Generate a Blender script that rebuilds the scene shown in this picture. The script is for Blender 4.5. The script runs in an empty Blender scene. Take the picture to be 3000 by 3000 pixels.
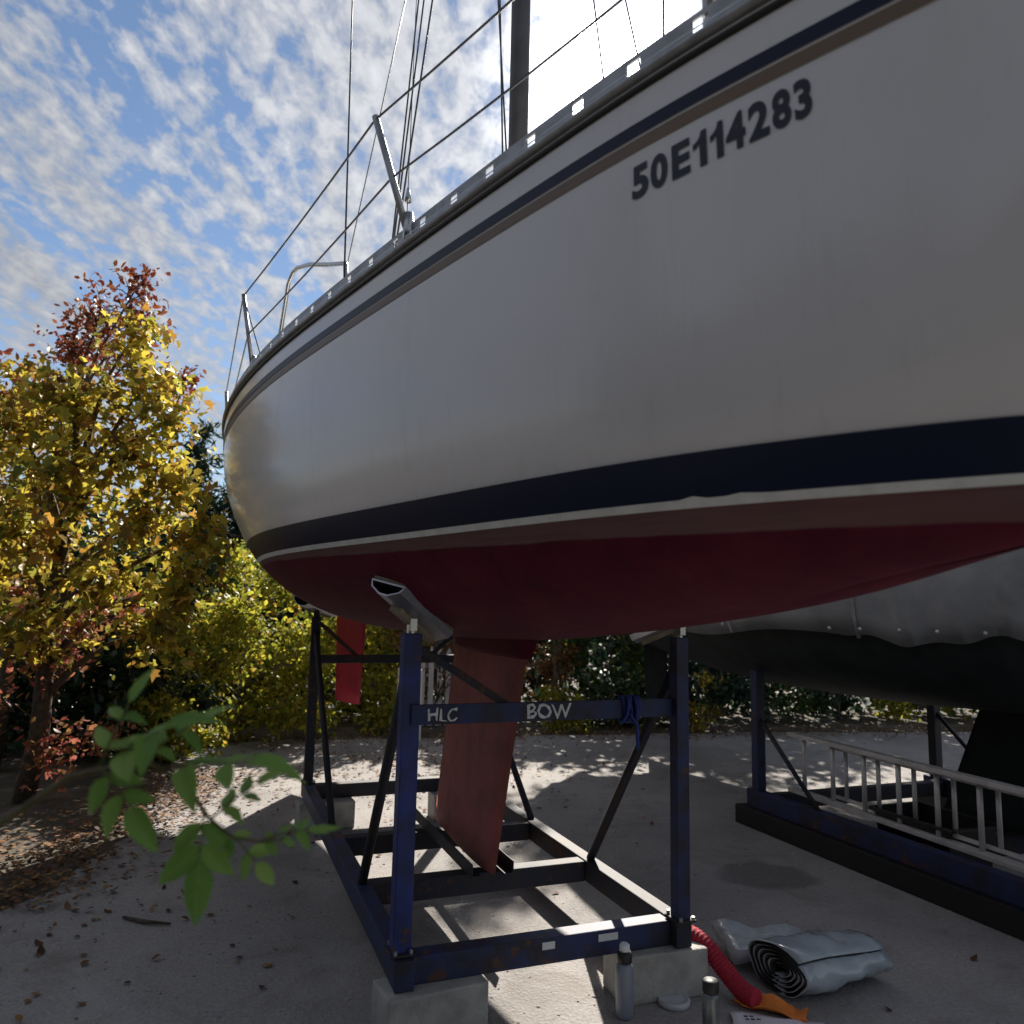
import bpy, bmesh, math, random
import numpy as np
from mathutils import Vector, Matrix
R = math.radians
SC = bpy.context.scene
COL = SC.collection

# ------------------------------------------------------------------ camera, sky, sun, exposure
cam_d = bpy.data.cameras.new('camera'); cam = bpy.data.objects.new('camera', cam_d); COL.objects.link(cam)
cam_d.sensor_width = 36; cam_d.lens = 36*1460/1932; cam_d.clip_start = 0.05; cam_d.clip_end = 3000
cam.location = (0, 0, 1.6)
cam.rotation_euler = (Matrix.Rotation(R(90+7.2), 3, 'X') @ Matrix.Rotation(R(1.2), 3, 'Z')).to_euler()
cam_d.dof.use_dof = True; cam_d.dof.focus_distance = 3.6; cam_d.dof.aperture_fstop = 2.8
SC.camera = cam

SUN_AZ, SUN_EL = R(8.0), R(35.5)
SUN = Vector((math.sin(SUN_AZ)*math.cos(SUN_EL), math.cos(SUN_AZ)*math.cos(SUN_EL), math.sin(SUN_EL)))
world = bpy.data.worlds.new('World'); SC.world = world; world.use_nodes = True
nt = world.node_tree; nt.nodes.clear()
def N(t, kind, **kw):
    n = t.nodes.new(kind)
    for k, v in kw.items():
        if hasattr(n, k): setattr(n, k, v)
        else: n.inputs[k.replace('_', ' ')].default_value = v
    return n
def math_n(t, op, a, b=None, c=None, clamp=False):
    n = t.nodes.new('ShaderNodeMath'); n.operation = op; n.use_clamp = clamp
    for i, v in enumerate((a, b, c)):
        if v is None: continue
        if isinstance(v, (int, float)): n.inputs[i].default_value = v
        else: t.links.new(v, n.inputs[i])
    return n.outputs[0]
def ramp_n(t, fac, stops, interp='LINEAR'):
    n = t.nodes.new('ShaderNodeValToRGB'); n.color_ramp.interpolation = interp
    e = n.color_ramp.elements
    while len(e) > 1: e.remove(e[0])
    e[0].position = stops[0][0]; e[0].color = (*stops[0][1], 1) if len(stops[0][1]) == 3 else stops[0][1]
    for p, c in stops[1:]:
        q = e.new(p); q.color = (*c, 1) if len(c) == 3 else c
    if fac is not None: t.links.new(fac, n.inputs[0])
    return n.outputs[0]
def mix_n(t, fac, a, b, blend='MIX'):
    n = t.nodes.new('ShaderNodeMix'); n.data_type = 'RGBA'; n.blend_type = blend
    for i, v in ((0, fac), (6, a), (7, b)):
        if isinstance(v, (int, float)): n.inputs[i].default_value = v
        elif isinstance(v, tuple): n.inputs[i].default_value = (*v, 1)
        else: t.links.new(v, n.inputs[i])
    return n.outputs[2]

sky = N(nt, 'ShaderNodeTexSky', sky_type='NISHITA', sun_disc=False)
sky.sun_elevation = SUN_EL; sky.sun_rotation = SUN_AZ; sky.air_density = 1.0; sky.dust_density = 0.15; sky.ozone_density = 1.4; sky.altitude = 900
tc = N(nt, 'ShaderNodeTexCoord')
sep = N(nt, 'ShaderNodeSeparateXYZ'); nt.links.new(tc.outputs['Generated'], sep.inputs[0])
zz = math_n(nt, 'ADD', math_n(nt, 'MAXIMUM', sep.outputs[2], 0.0), 0.16)
cx = math_n(nt, 'DIVIDE', sep.outputs[0], zz); cy = math_n(nt, 'DIVIDE', sep.outputs[1], zz)
cmb = N(nt, 'ShaderNodeCombineXYZ'); nt.links.new(cx, cmb.inputs[0]); nt.links.new(cy, cmb.inputs[1])
mp = N(nt, 'ShaderNodeMapping'); mp.inputs['Rotation'].default_value = (0, 0, R(-8)); mp.inputs['Scale'].default_value = (2.1, 0.62, 1); mp.inputs['Location'].default_value = (0.35, 0.2, 0)
nt.links.new(cmb.outputs[0], mp.inputs[0])
big = N(nt, 'ShaderNodeTexNoise', Scale=1.5, Detail=3.0, Roughness=0.55, Distortion=0.6); nt.links.new(mp.outputs[0], big.inputs['Vector'])
mp2 = N(nt, 'ShaderNodeMapping'); mp2.inputs['Rotation'].default_value = (0, 0, R(24)); mp2.inputs['Scale'].default_value = (1.45, 0.85, 1); nt.links.new(cmb.outputs[0], mp2.inputs[0])
fine = N(nt, 'ShaderNodeTexNoise', Scale=16.0, Detail=4.0, Roughness=0.6, Distortion=0.2); nt.links.new(mp2.outputs[0], fine.inputs['Vector'])
cov = math_n(nt, 'ADD', math_n(nt, 'MULTIPLY', big.outputs[0], 0.55), math_n(nt, 'MULTIPLY', fine.outputs[0], 0.48))
cov = ramp_n(nt, cov, [(0.435, (0, 0, 0)), (0.49, (.6, .6, .6)), (0.56, (1, 1, 1))])
dot = N(nt, 'ShaderNodeVectorMath', operation='DOT_PRODUCT'); nt.links.new(tc.outputs['Generated'], dot.inputs[0]); dot.inputs[1].default_value = SUN
near = math_n(nt, 'MAXIMUM', dot.outputs['Value'], 0.0)
# thin cloud scatters sunlight forward: brighter towards the sun, as in any real high cloud
fwd = math_n(nt, 'ADD', math_n(nt, 'MULTIPLY', math_n(nt, 'POWER', near, 5.0), 1.05), 1.0)
fwd = math_n(nt, 'ADD', fwd, math_n(nt, 'MULTIPLY', math_n(nt, 'POWER', near, 60.0), 0.35))
fwd = math_n(nt, 'ADD', fwd, math_n(nt, 'MULTIPLY', math_n(nt, 'POWER', near, 420.0), 60.0))
shade = math_n(nt, 'ADD', math_n(nt, 'MULTIPLY', fine.outputs[0], 1.3), 0.32)
cl = N(nt, 'ShaderNodeVectorMath', operation='SCALE'); cl.inputs[0].default_value = (3.0, 3.05, 3.2)
nt.links.new(math_n(nt, 'MULTIPLY', fwd, shade), cl.inputs['Scale'])
# a veil of thin cirrus in front of the sun
cov = math_n(nt, 'ADD', cov, math_n(nt, 'MULTIPLY', math_n(nt, 'POWER', near, 120.0), 0.9), clamp=True)
skyc = mix_n(nt, math_n(nt, 'MULTIPLY', cov, 0.93), sky.outputs[0], cl.outputs[0])
bg = N(nt, 'ShaderNodeBackground', Strength=0.06); nt.links.new(skyc, bg.inputs[0])
nt.links.new(bg.outputs[0], N(nt, 'ShaderNodeOutputWorld').inputs[0])

sun_d = bpy.data.lights.new('sun', 'SUN'); sun_d.energy = 5.0; sun_d.angle = R(0.6); sun_d.color = (1.0, .92, .80)
sun = bpy.data.objects.new('sun', sun_d); COL.objects.link(sun)
sun.rotation_euler = (-SUN).to_track_quat('-Z', 'Y').to_euler(); sun.location = SUN*40
vs = SC.view_settings; vs.view_transform = 'Standard'; vs.look = 'None'; vs.gamma = 1; vs.exposure = 1.0; vs.use_curve_mapping = False
SC.cycles.max_bounces = 5; SC.cycles.diffuse_bounces = 3; SC.cycles.glossy_bounces = 3; SC.cycles.transmission_bounces = 3
SC.cycles.use_denoising = True

# ------------------------------------------------------------------ helpers
def mat(name, color, rough=0.6, metal=0.0, var=0.0, scale=8.0, bump=0.0, bscale=60.0, coat=0.0, second=None, spec=0.5, detail=5.0):
    m = bpy.data.materials.new(name); m.use_nodes = True; t = m.node_tree; p = t.nodes['Principled BSDF']
    p.inputs['Roughness'].default_value = rough; p.inputs['Metallic'].default_value = metal
    p.inputs['Coat Weight'].default_value = coat; p.inputs['Coat Roughness'].default_value = 0.08; p.inputs['Specular IOR Level'].default_value = spec
    p.inputs['Base Color'].default_value = (*color, 1)
    c = N(t, 'ShaderNodeTexCoord')
    if var or second:
        n = N(t, 'ShaderNodeTexNoise', Scale=scale, Detail=detail, Roughness=0.6); t.links.new(c.outputs['Object'], n.inputs['Vector'])
        a = tuple(min(1, v*(1+var)) for v in color); b = second or tuple(v*(1-var) for v in color)
        t.links.new(ramp_n(t, n.outputs[0], [(0.36, b), (0.62, a)]), p.inputs['Base Color'])
    if bump:
        n = N(t, 'ShaderNodeTexNoise', Scale=bscale, Detail=4.0); t.links.new(c.outputs['Object'], n.inputs['Vector'])
        b = N(t, 'ShaderNodeBump', Strength=bump, Distance=0.01); t.links.new(n.outputs[0], b.inputs['Height']); t.links.new(b.outputs[0], p.inputs['Normal'])
    return m
def leaf_mat(name, stops, trans=0.45, rough=.5):
    m = bpy.data.materials.new(name); m.use_nodes = True; t = m.node_tree; t.nodes.clear()
    g = N(t, 'ShaderNodeNewGeometry')
    c = ramp_n(t, g.outputs['Random Per Island'], stops)
    d = N(t, 'ShaderNodeBsdfPrincipled', Roughness=rough); t.links.new(c, d.inputs['Base Color']); d.inputs['Specular IOR Level'].default_value = .35
    tr = N(t, 'ShaderNodeBsdfTranslucent'); t.links.new(c, tr.inputs[0])
    mx = N(t, 'ShaderNodeMixShader'); mx.inputs[0].default_value = trans
    t.links.new(d.outputs[0], mx.inputs[1]); t.links.new(tr.outputs[0], mx.inputs[2])
    t.links.new(mx.outputs[0], N(t, 'ShaderNodeOutputMaterial').inputs[0])
    return m
def tag(o, label=None, cat=None, group=None, kind=None):
    for k, v in (('label', label), ('category', cat), ('group', group), ('kind', kind)):
        if v: o[k] = v
    return o
def empty(name, loc=(0, 0, 0), rz=0.0, **kw):
    o = bpy.data.objects.new(name, None); COL.objects.link(o); o.location = loc; o.rotation_euler = (0, 0, rz); o.empty_display_size = .2
    return tag(o, **kw)
def link(name, me, m, parent=None, smooth=False, bevel=0):
    o = bpy.data.objects.new(name, me); COL.objects.link(o)
    if m:
        for x in (m if isinstance(m, (list, tuple)) else [m]): me.materials.append(x)
    if parent: o.parent = parent
    if smooth: me.polygons.foreach_set('use_smooth', [True]*len(me.polygons))
    if bevel:
        b = o.modifiers.new('bevel', 'BEVEL'); b.width = bevel; b.segments = 2; b.limit_method = 'ANGLE'; b.angle_limit = R(35)
    return o
def obj(name, v, f, m, parent=None, smooth=False, bevel=0):
    me = bpy.data.meshes.new(name); me.from_pydata([tuple(map(float, p)) for p in v], [], [tuple(map(int, q)) for q in f]); me.update()
    return link(name, me, m, parent, smooth, bevel)
class MB:
    def __init__(s): s.v = []; s.f = []
    def add(s, v, f):
        o = len(s.v); s.v += [tuple(p) for p in v]; s.f += [tuple(i+o for i in q) for q in f]; return s
    def box(s, c, d, rot=None):
        x, y, z = (k/2 for k in d); P = [Vector(p) for p in ((-x,-y,-z),(x,-y,-z),(x,y,-z),(-x,y,-z),(-x,-y,z),(x,-y,z),(x,y,z),(-x,y,z))]
        if rot is not None: P = [rot @ p for p in P]
        return s.add([p+Vector(c) for p in P], [(0,3,2,1),(4,5,6,7),(0,1,5,4),(1,2,6,5),(2,3,7,6),(3,0,4,7)])
    def beam(s, a, b, w, h, up=(0, 0, 1)):
        a, b = Vector(a), Vector(b); x = (b-a).normalized(); y = Vector(up).cross(x)
        if y.length < 1e-4: y = Vector((0, 1, 0))
        y.normalize(); z = x.cross(y)
        return s.box((a+b)/2, ((b-a).length, w, h), Matrix((x, y, z)).transposed())
    def tube(s, pts, rad, n=8, cap=True):
        pts = [Vector(p) for p in pts]; k = len(pts); rads = rad if isinstance(rad, (list, tuple)) else [rad]*k
        o = len(s.v); side = None
        for i, p in enumerate(pts):
            d = (pts[min(i+1, k-1)]-pts[max(i-1, 0)]).normalized()
            if side is None: side = d.orthogonal().normalized()
            side = (side - d*side.dot(d)); side = side.normalized() if side.length > 1e-5 else d.orthogonal().normalized()
            t = d.cross(side)
            for j in range(n):
                a = 2*math.pi*j/n; s.v.append(tuple(p+(side*math.cos(a)+t*math.sin(a))*rads[i]))
        for i in range(k-1):
            for j in range(n):
                s.f.append((o+i*n+j, o+i*n+(j+1) % n, o+(i+1)*n+(j+1) % n, o+(i+1)*n+j))
        if cap:
            s.f.append(tuple(o+j for j in reversed(range(n)))); s.f.append(tuple(o+(k-1)*n+j for j in range(n)))
        return s
    def lathe(s, c, prof, n=20):
        o = len(s.v)
        for r, z in prof:
            for j in range(n):
                a = 2*math.pi*j/n; s.v.append((c[0]+r*math.cos(a), c[1]+r*math.sin(a), c[2]+z))
        for i in range(len(prof)-1):
            for j in range(n): s.f.append((o+i*n+j, o+i*n+(j+1) % n, o+(i+1)*n+(j+1) % n, o+(i+1)*n+j))
        s.f.append(tuple(o+j for j in reversed(range(n)))); s.f.append(tuple(o+(len(prof)-1)*n+j for j in range(n)))
        return s
    def build(s, name, m, parent=None, smooth=False, bevel=0): return obj(name, s.v, s.f, m, parent, smooth, bevel)
def fast(name, V, T, m, parent=None, smooth=False):
    me = bpy.data.meshes.new(name); n = len(T)
    me.vertices.add(len(V)); me.vertices.foreach_set('co', np.asarray(V, np.float32).ravel())
    me.loops.add(n*3); me.loops.foreach_set('vertex_index', np.asarray(T, np.int32).ravel())
    me.polygons.add(n); me.polygons.foreach_set('loop_start', np.arange(0, n*3, 3, dtype=np.int32))
    me.update(calc_edges=True); me.validate()
    return link(name, me, m, parent, smooth)
LEAF = {
 'maple': (np.array([(0,0,0),(.33,.12,.10),(.24,.40,.08),(.50,.62,.14),(.19,.68,.06),(.02,1.02,-.20),(-.17,.70,.08),(-.46,.68,.20),(-.22,.42,.10),(-.27,.18,.14),(0,.45,-.03)]),
           [(10,i,i+1) for i in range(0,9)]+[(10,9,0)]),
 'oval': (np.array([(0,0,0),(.26,.35,.05),(.20,.72,.03),(0,1,-.05),(-.20,.72,.03),(-.26,.35,.05)]), [(0,1,5),(1,2,5),(2,4,5),(2,3,4)]),
 'spray': (np.array([(0,0,0),(.10,.5,.03),(0,1,-.04),(-.10,.5,.03)]), [(0,1,2),(0,2,3)]),
}
def leaves(pos, size, shape, rng, hang=.5, jitter=.5):
    T, F = LEAF[shape]; n = len(pos)
    up = rng.normal(size=(n, 3))*(1-hang*.55)+np.array([0, 0, .55*hang]); up /= np.linalg.norm(up, axis=1)[:, None]
    d = rng.normal(size=(n, 3))+np.array([0, 0, -hang]); d -= up*(d*up).sum(1)[:, None]; d /= np.linalg.norm(d, axis=1)[:, None]
    x = np.cross(d, up); s = size*(1+jitter*rng.uniform(-1, 1, n))
    V = pos[:, None, :]+s[:, None, None]*(T[None, :, 0:1]*x[:, None]+T[None, :, 1:2]*d[:, None]+T[None, :, 2:3]*up[:, None])
    Fi = np.array(F)[None]+(np.arange(n)*len(T))[:, None, None]
    return V.reshape(-1, 3), Fi.reshape(-1, 3)
def clump_points(clumps, n, rng, shell=.45):
    c = np.array(clumps, float); wgt = c[:, 3]**2; wgt /= wgt.sum(); k = rng.choice(len(c), n, p=wgt)
    d = rng.normal(size=(n, 3)); d /= np.linalg.norm(d, axis=1)[:, None]
    r = rng.uniform(0, 1, n)**shell
    # lumpy: every clump gets a few tighter sprays
    sub = rng.normal(size=(len(c), 9, 3)); sub /= np.linalg.norm(sub, axis=2)[:, :, None]
    j = rng.integers(0, 9, n); dd = d*.55+sub[k, j]*.75
    return c[k, :3]+dd*(r*c[k, 3])[:, None]*np.array([1, 1, .85])
def tree(name, base, clumps, n, size, shape, lm, bark, seed, trunk_r=.06, label=None, cat='tree', group=None, hang=.6, twigs=3, trunk=True):
    rng = np.random.default_rng(seed); rnd = random.Random(seed)
    root = empty(name, base, label=label, cat=cat, group=group); b = Vector(base)
    C = [(c[0]-b.x, c[1]-b.y, c[2]-b.z, c[3]) for c in clumps]
    top = max(c[2] for c in C)
    m = MB()
    cx_ = sum(c[0] for c in C)/len(C); cy_ = sum(c[1] for c in C)/len(C)
    spine = [Vector((cx_*.55*t+rnd.uniform(-.06, .06)*(t > 0), cy_*.55*t+rnd.uniform(-.06, .06)*(t > 0), top*.92*t)) for t in (0, .15, .3, .5, .7, .85, 1)]
    if trunk: m.tube([spine[0]-Vector((0,0,.05))]+spine[1:], [trunk_r*(1.15-.95*t) for t in (0, .15, .3, .5, .7, .85, 1)], 9)
    tw = MB()
    for c in C:
        t = max(.05, min(.93, (c[2]/max(top, .1))*.72)); i = min(5, int(t*6)); a = spine[i].lerp(spine[i+1], t*6-i) if i < 6 else spine[6]
        e = Vector(c[:3]); mid = a.lerp(e, .5)+Vector((rnd.uniform(-.1, .1), rnd.uniform(-.1, .1), .10+rnd.uniform(0, .12)))
        r0 = trunk_r*(.55 if trunk else .35)*(1-.5*t)
        m.tube([a, a.lerp(mid, .5)+Vector((0, 0, .04)), mid, e], [r0, r0*.8, r0*.6, r0*.25], 6)
        for _ in range(twigs):
            q = Vector((rnd.gauss(0, 1), rnd.gauss(0, 1), rnd.gauss(0.1, .8))).normalized()*c[3]*rnd.uniform(.7, 1.1)
            s0 = mid.lerp(e, rnd.uniform(.3, 1)); tw.tube([s0, s0+q*.5+Vector((0, 0, .03)), s0+q], [.006, .0045, .002], 4, False)
    m.build('trunk', bark, root, True)
    if tw.v: tag(tw.build('twigs', bark, root), kind='stuff')
    V, F = leaves(clump_points(C, n, rng), size, shape, rng, hang)
    fast('crown', V, F, lm, root)
    if shape == 'maple':
        V, F = leaves(clump_points(C, int(n*.8), rng), size*.62, 'oval', rng, hang); fast('crown', V, F, lm, root)
    return root

# ------------------------------------------------------------------ materials
M = {}
M['gelcoat'] = mat('gelcoat', (.70, .675, .73), .20, var=.03, scale=1.3, coat=.25)
def weather(m):
    t = m.node_tree; p = t.nodes['Principled BSDF']; src = p.inputs['Base Color'].links[0].from_socket
    c = N(t, 'ShaderNodeTexCoord'); q = N(t, 'ShaderNodeMapping'); q.inputs['Scale'].default_value = (9, 9, .7); t.links.new(c.outputs['Object'], q.inputs[0])
    n = N(t, 'ShaderNodeTexNoise', Scale=2.2, Detail=6.0, Roughness=.7); t.links.new(q.outputs[0], n.inputs['Vector'])
    n2 = N(t, 'ShaderNodeTexNoise', Scale=5.0, Detail=8.0, Roughness=.75); t.links.new(c.outputs['Object'], n2.inputs['Vector'])
    c1 = mix_n(t, math_n(t, 'MULTIPLY', ramp_n(t, n.outputs[0], [(.55, (0, 0, 0)), (.72, (1, 1, 1))]), .16), src, (.40, .37, .34))
    c2 = mix_n(t, math_n(t, 'MULTIPLY', ramp_n(t, n2.outputs[0], [(.60, (0, 0, 0)), (.70, (1, 1, 1))]), .12), c1, (.45, .43, .42))
    t.links.new(c2, p.inputs['Base Color'])
    t.links.new(math_n(t, 'ADD', math_n(t, 'MULTIPLY', n2.outputs[0], .16), .14), p.inputs['Roughness'])
weather(M['gelcoat'])
M['deck'] = mat('deck_white', (.72, .71, .68), .5)
M['navy'] = mat('navy_stripe', (.006, .012, .044), .4, spec=.3)
M['gold'] = mat('gold_stripe', (.17, .115, .085), .45)
M['white_tape'] = mat('white_tape', (.72, .72, .74), .5, var=.08, scale=20)
M['ink'] = mat('registration_ink', (.012, .014, .035), .4)
M['aluminium'] = mat('aluminium', (.42, .43, .46), .38, 1.0, var=.12, scale=12)
M['dark_alu'] = mat('weathered_aluminium', (.34, .345, .37), .5, .75, var=.15, scale=14)
M['rubber'] = mat('black_rubber', (.018, .017, .018), .55)
M['steel'] = mat('stainless', (.45, .46, .48), .22, 1.0)
M['wire'] = mat('wire_rope', (.10, .10, .11), .45, .7)
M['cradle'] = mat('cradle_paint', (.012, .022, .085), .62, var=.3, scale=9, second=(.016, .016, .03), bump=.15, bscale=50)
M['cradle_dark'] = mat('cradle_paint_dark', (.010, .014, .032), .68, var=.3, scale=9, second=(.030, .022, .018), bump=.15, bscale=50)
M['post_blue'] = mat('blue_post_paint', (.008, .028, .19), .5, var=.25, scale=7, second=(.010, .018, .09))
def rusty(m, amt):
    t = m.node_tree; p = t.nodes['Principled BSDF']; src = p.inputs['Base Color'].links[0].from_socket; c = N(t, 'ShaderNodeTexCoord')
    n = N(t, 'ShaderNodeTexNoise', Scale=16.0, Detail=8.0, Roughness=.75); t.links.new(c.outputs['Object'], n.inputs['Vector'])
    n2 = N(t, 'ShaderNodeTexNoise', Scale=2.5, Detail=3.0); t.links.new(c.outputs['Object'], n2.inputs['Vector'])
    f = ramp_n(t, math_n(t, 'ADD', math_n(t, 'MULTIPLY', n.outputs[0], .6), math_n(t, 'MULTIPLY', n2.outputs[0], .4)), [(amt, (0, 0, 0)), (amt+.03, (1, 1, 1))])
    t.links.new(mix_n(t, f, src, (.085, .035, .018)), p.inputs['Base Color'])
for k in ('cradle', 'cradle_dark', 'post_blue'): rusty(M[k], .575)
M['concrete'] = mat('concrete', (.36, .35, .335), .9, var=.18, scale=9, bump=.5, bscale=70)
M['wood'] = mat('weathered_wood', (.24, .20, .155), .8, var=.25, scale=14, bump=.3)
M['paint_white'] = mat('white_brush_paint', (.62, .64, .66), .7, var=.15, scale=40)
M['red_strap'] = mat('red_webbing', (.45, .018, .045), .75, var=.2, scale=120, bump=.6, bscale=260)
M['plastic_bag'] = mat('grey_blue_plastic', (.40, .45, .50), .16, var=.12, scale=5, coat=.6, bump=.35, bscale=22)
M['roll_shade_black'] = mat('roll_shade_black', (.012, .013, .016), .6)
M['orange'] = mat('orange_cloth', (.72, .21, .035), .8, var=.15, scale=20)
M['paper'] = mat('white_paper', (.62, .60, .66), .8, var=.06, scale=8)
M['tarp_grey'] = mat('grey_tarp', (.20, .215, .235), .5, var=.2, scale=3, bump=.25, bscale=18)
M['dark_hull'] = mat('dark_green_hull', (.012, .018, .020), .7, var=.35, scale=5, bump=.5, bscale=5, spec=.3)
M['ladder'] = mat('ladder_aluminium', (.55, .54, .55), .5, .25, var=.12, scale=10)
M['bark'] = mat('bark', (.075, .055, .04), .9, var=.35, scale=22, bump=.8, bscale=40)
M['bark_grey'] = mat('bark_grey', (.11, .095, .08), .9, var=.35, scale=22, bump=.8, bscale=40)
M['black_plastic'] = mat('black_plastic', (.012, .012, .014), .5)
M['white_plastic'] = mat('white_plastic', (.70, .71, .72), .45)

def antifoul():
    m = mat('antifouling_red', (.20, .02, .03), .78, spec=.22); t = m.node_tree; p = t.nodes['Principled BSDF']
    c = N(t, 'ShaderNodeTexCoord'); s = N(t, 'ShaderNodeSeparateXYZ'); t.links.new(c.outputs['Object'], s.inputs[0])
    n = N(t, 'ShaderNodeTexNoise', Scale=4.5, Detail=9.0, Roughness=.72); t.links.new(c.outputs['Object'], n.inputs['Vector'])
    mp_ = N(t, 'ShaderNodeMapping'); mp_.inputs['Scale'].default_value = (1.2, 1.2, 16); t.links.new(c.outputs['Object'], mp_.inputs[0])
    n2 = N(t, 'ShaderNodeTexNoise', Scale=4.0, Detail=5.0); t.links.new(mp_.outputs[0], n2.inputs['Vector'])
    red = ramp_n(t, n.outputs[0], [(.30, (.055, .004, .018)), (.50, (.095, .006, .024)), (.62, (.110, .010, .028)), (.72, (.15, .035, .048))])
    # scum line: bleached, scrubbed band right under the waterline tape, lower edge sags towards the stern
    low = math_n(t, 'SUBTRACT', 1.813, math_n(t, 'MULTIPLY', math_n(t, 'MAXIMUM', s.outputs[0], 0.), .0125))
    d = math_n(t, 'SUBTRACT', s.outputs[2], low); d = math_n(t, 'ADD', d, math_n(t, 'MULTIPLY', math_n(t, 'SUBTRACT', n2.outputs[0], .5), .012))
    fac = math_n(t, 'MULTIPLY', math_n(t, 'DIVIDE', d, .006, clamp=True), math_n(t, 'ADD', math_n(t, 'MULTIPLY', n2.outputs[0], .6), .42), clamp=True)
    t.links.new(mix_n(t, fac, red, (.19, .115, .118)), p.inputs['Base Color'])
    b = N(t, 'ShaderNodeBump', Strength=.25, Distance=.004); t.links.new(n2.outputs[0], b.inputs['Height']); t.links.new(b.outputs[0], p.inputs['Normal'])
    return m
M['antifoul'] = antifoul()
M['keel_paint'] = mat('keel_paint', (.31, .085, .08), .75, var=.2, scale=5, second=(.22, .075, .07), bump=.4, bscale=25)
M['rudder_paint'] = mat('rudder_paint', (.30, .012, .035), .6, var=.15, scale=5)

M['leaf_yellow'] = leaf_mat('leaf_yellow', [(0, (.16, .09, .025)), (.18, (.50, .38, .05)), (.42, (.70, .57, .08)), (.6, (.36, .35, .06)), (.76, (.14, .16, .03)), (.88, (.50, .27, .05)), (1, (.08, .045, .02))], .5)
M['leaf_olive'] = leaf_mat('leaf_olive', [(0, (.10, .14, .02)), (.35, (.34, .36, .04)), (.6, (.56, .48, .06)), (.8, (.26, .30, .045)), (1, (.50, .32, .05))], .55)
M['leaf_russet'] = leaf_mat('leaf_russet', [(0, (.10, .02, .015)), (.4, (.22, .045, .025)), (.7, (.28, .10, .04)), (1, (.14, .06, .03))], .4)
M['leaf_pink'] = leaf_mat('leaf_pink', [(0, (.30, .07, .06)), (.4, (.42, .14, .10)), (.7, (.30, .18, .06)), (1, (.12, .05, .04))], .45)
M['leaf_dark'] = leaf_mat('leaf_dark', [(0, (.012, .03, .018)), (.6, (.025, .055, .03)), (1, (.04, .075, .03))], .25)
M['leaf_green'] = leaf_mat('leaf_green', [(0, (.03, .07, .02)), (.5, (.06, .12, .03)), (.85, (.11, .16, .04)), (1, (.22, .17, .04))], .35)
M['leaf_brown'] = leaf_mat('leaf_brown', [(0, (.12, .055, .025)), (.5, (.26, .12, .045)), (1, (.30, .18, .07))], .4)
M['litter'] = leaf_mat('litter', [(0, (.06, .03, .02)), (.4, (.14, .065, .03)), (.7, (.24, .12, .055)), (.9, (.30, .19, .08)), (1, (.26, .09, .03))], .15, .8)
def fresh_leaf():
    m = leaf_mat('fresh_leaf', [(0, (.09, .20, .035)), (1, (.15, .28, .05))], .52, .42); t = m.node_tree
    pr = next(n for n in t.nodes if n.type == 'BSDF_PRINCIPLED'); tr = next(n for n in t.nodes if n.type == 'BSDF_TRANSLUCENT')
    oi = N(t, 'ShaderNodeObjectInfo'); base = ramp_n(t, oi.outputs['Random'], [(0, (.14, .30, .055)), (.5, (.21, .40, .08)), (1, (.31, .48, .12))])
    c = N(t, 'ShaderNodeTexCoord'); s_ = N(t, 'ShaderNodeSeparateXYZ'); t.links.new(c.outputs['Object'], s_.inputs[0])
    ax = math_n(t, 'ABSOLUTE', s_.outputs[0])
    mid = math_n(t, 'SUBTRACT', 1.0, math_n(t, 'DIVIDE', ax, .016), clamp=True)
    ph = math_n(t, 'SINE', math_n(t, 'MULTIPLY', math_n(t, 'SUBTRACT', s_.outputs[1], math_n(t, 'MULTIPLY', ax, .75)), 58.0))
    side = math_n(t, 'MULTIPLY', math_n(t, 'POWER', math_n(t, 'MAXIMUM', ph, 0.0), 7.0), .55)
    vein = math_n(t, 'MAXIMUM', mid, side)
    n = N(t, 'ShaderNodeTexNoise', Scale=5.0, Detail=5.0, Roughness=.7); t.links.new(c.outputs['Object'], n.inputs['Vector'])
    col = mix_n(t, math_n(t, 'MULTIPLY', ramp_n(t, n.outputs[0], [(.52, (0, 0, 0)), (.68, (1, 1, 1))]), .45), base, (.26, .32, .07))
    col = mix_n(t, math_n(t, 'MULTIPLY', ramp_n(t, n.outputs[0], [(.70, (0, 0, 0)), (.74, (1, 1, 1))]), .7), col, (.10, .06, .02))
    col = mix_n(t, math_n(t, 'MULTIPLY', vein, .6), col, (.42, .52, .20))
    t.links.new(col, pr.inputs['Base Color']); t.links.new(col, tr.inputs[0])
    bp = N(t, 'ShaderNodeBump', Strength=.5, Distance=.03); t.links.new(math_n(t, 'MULTIPLY', vein, -1.0), bp.inputs['Height']); t.links.new(bp.outputs[0], pr.inputs['Normal'])
    return m
M['fresh'] = fresh_leaf()

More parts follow.
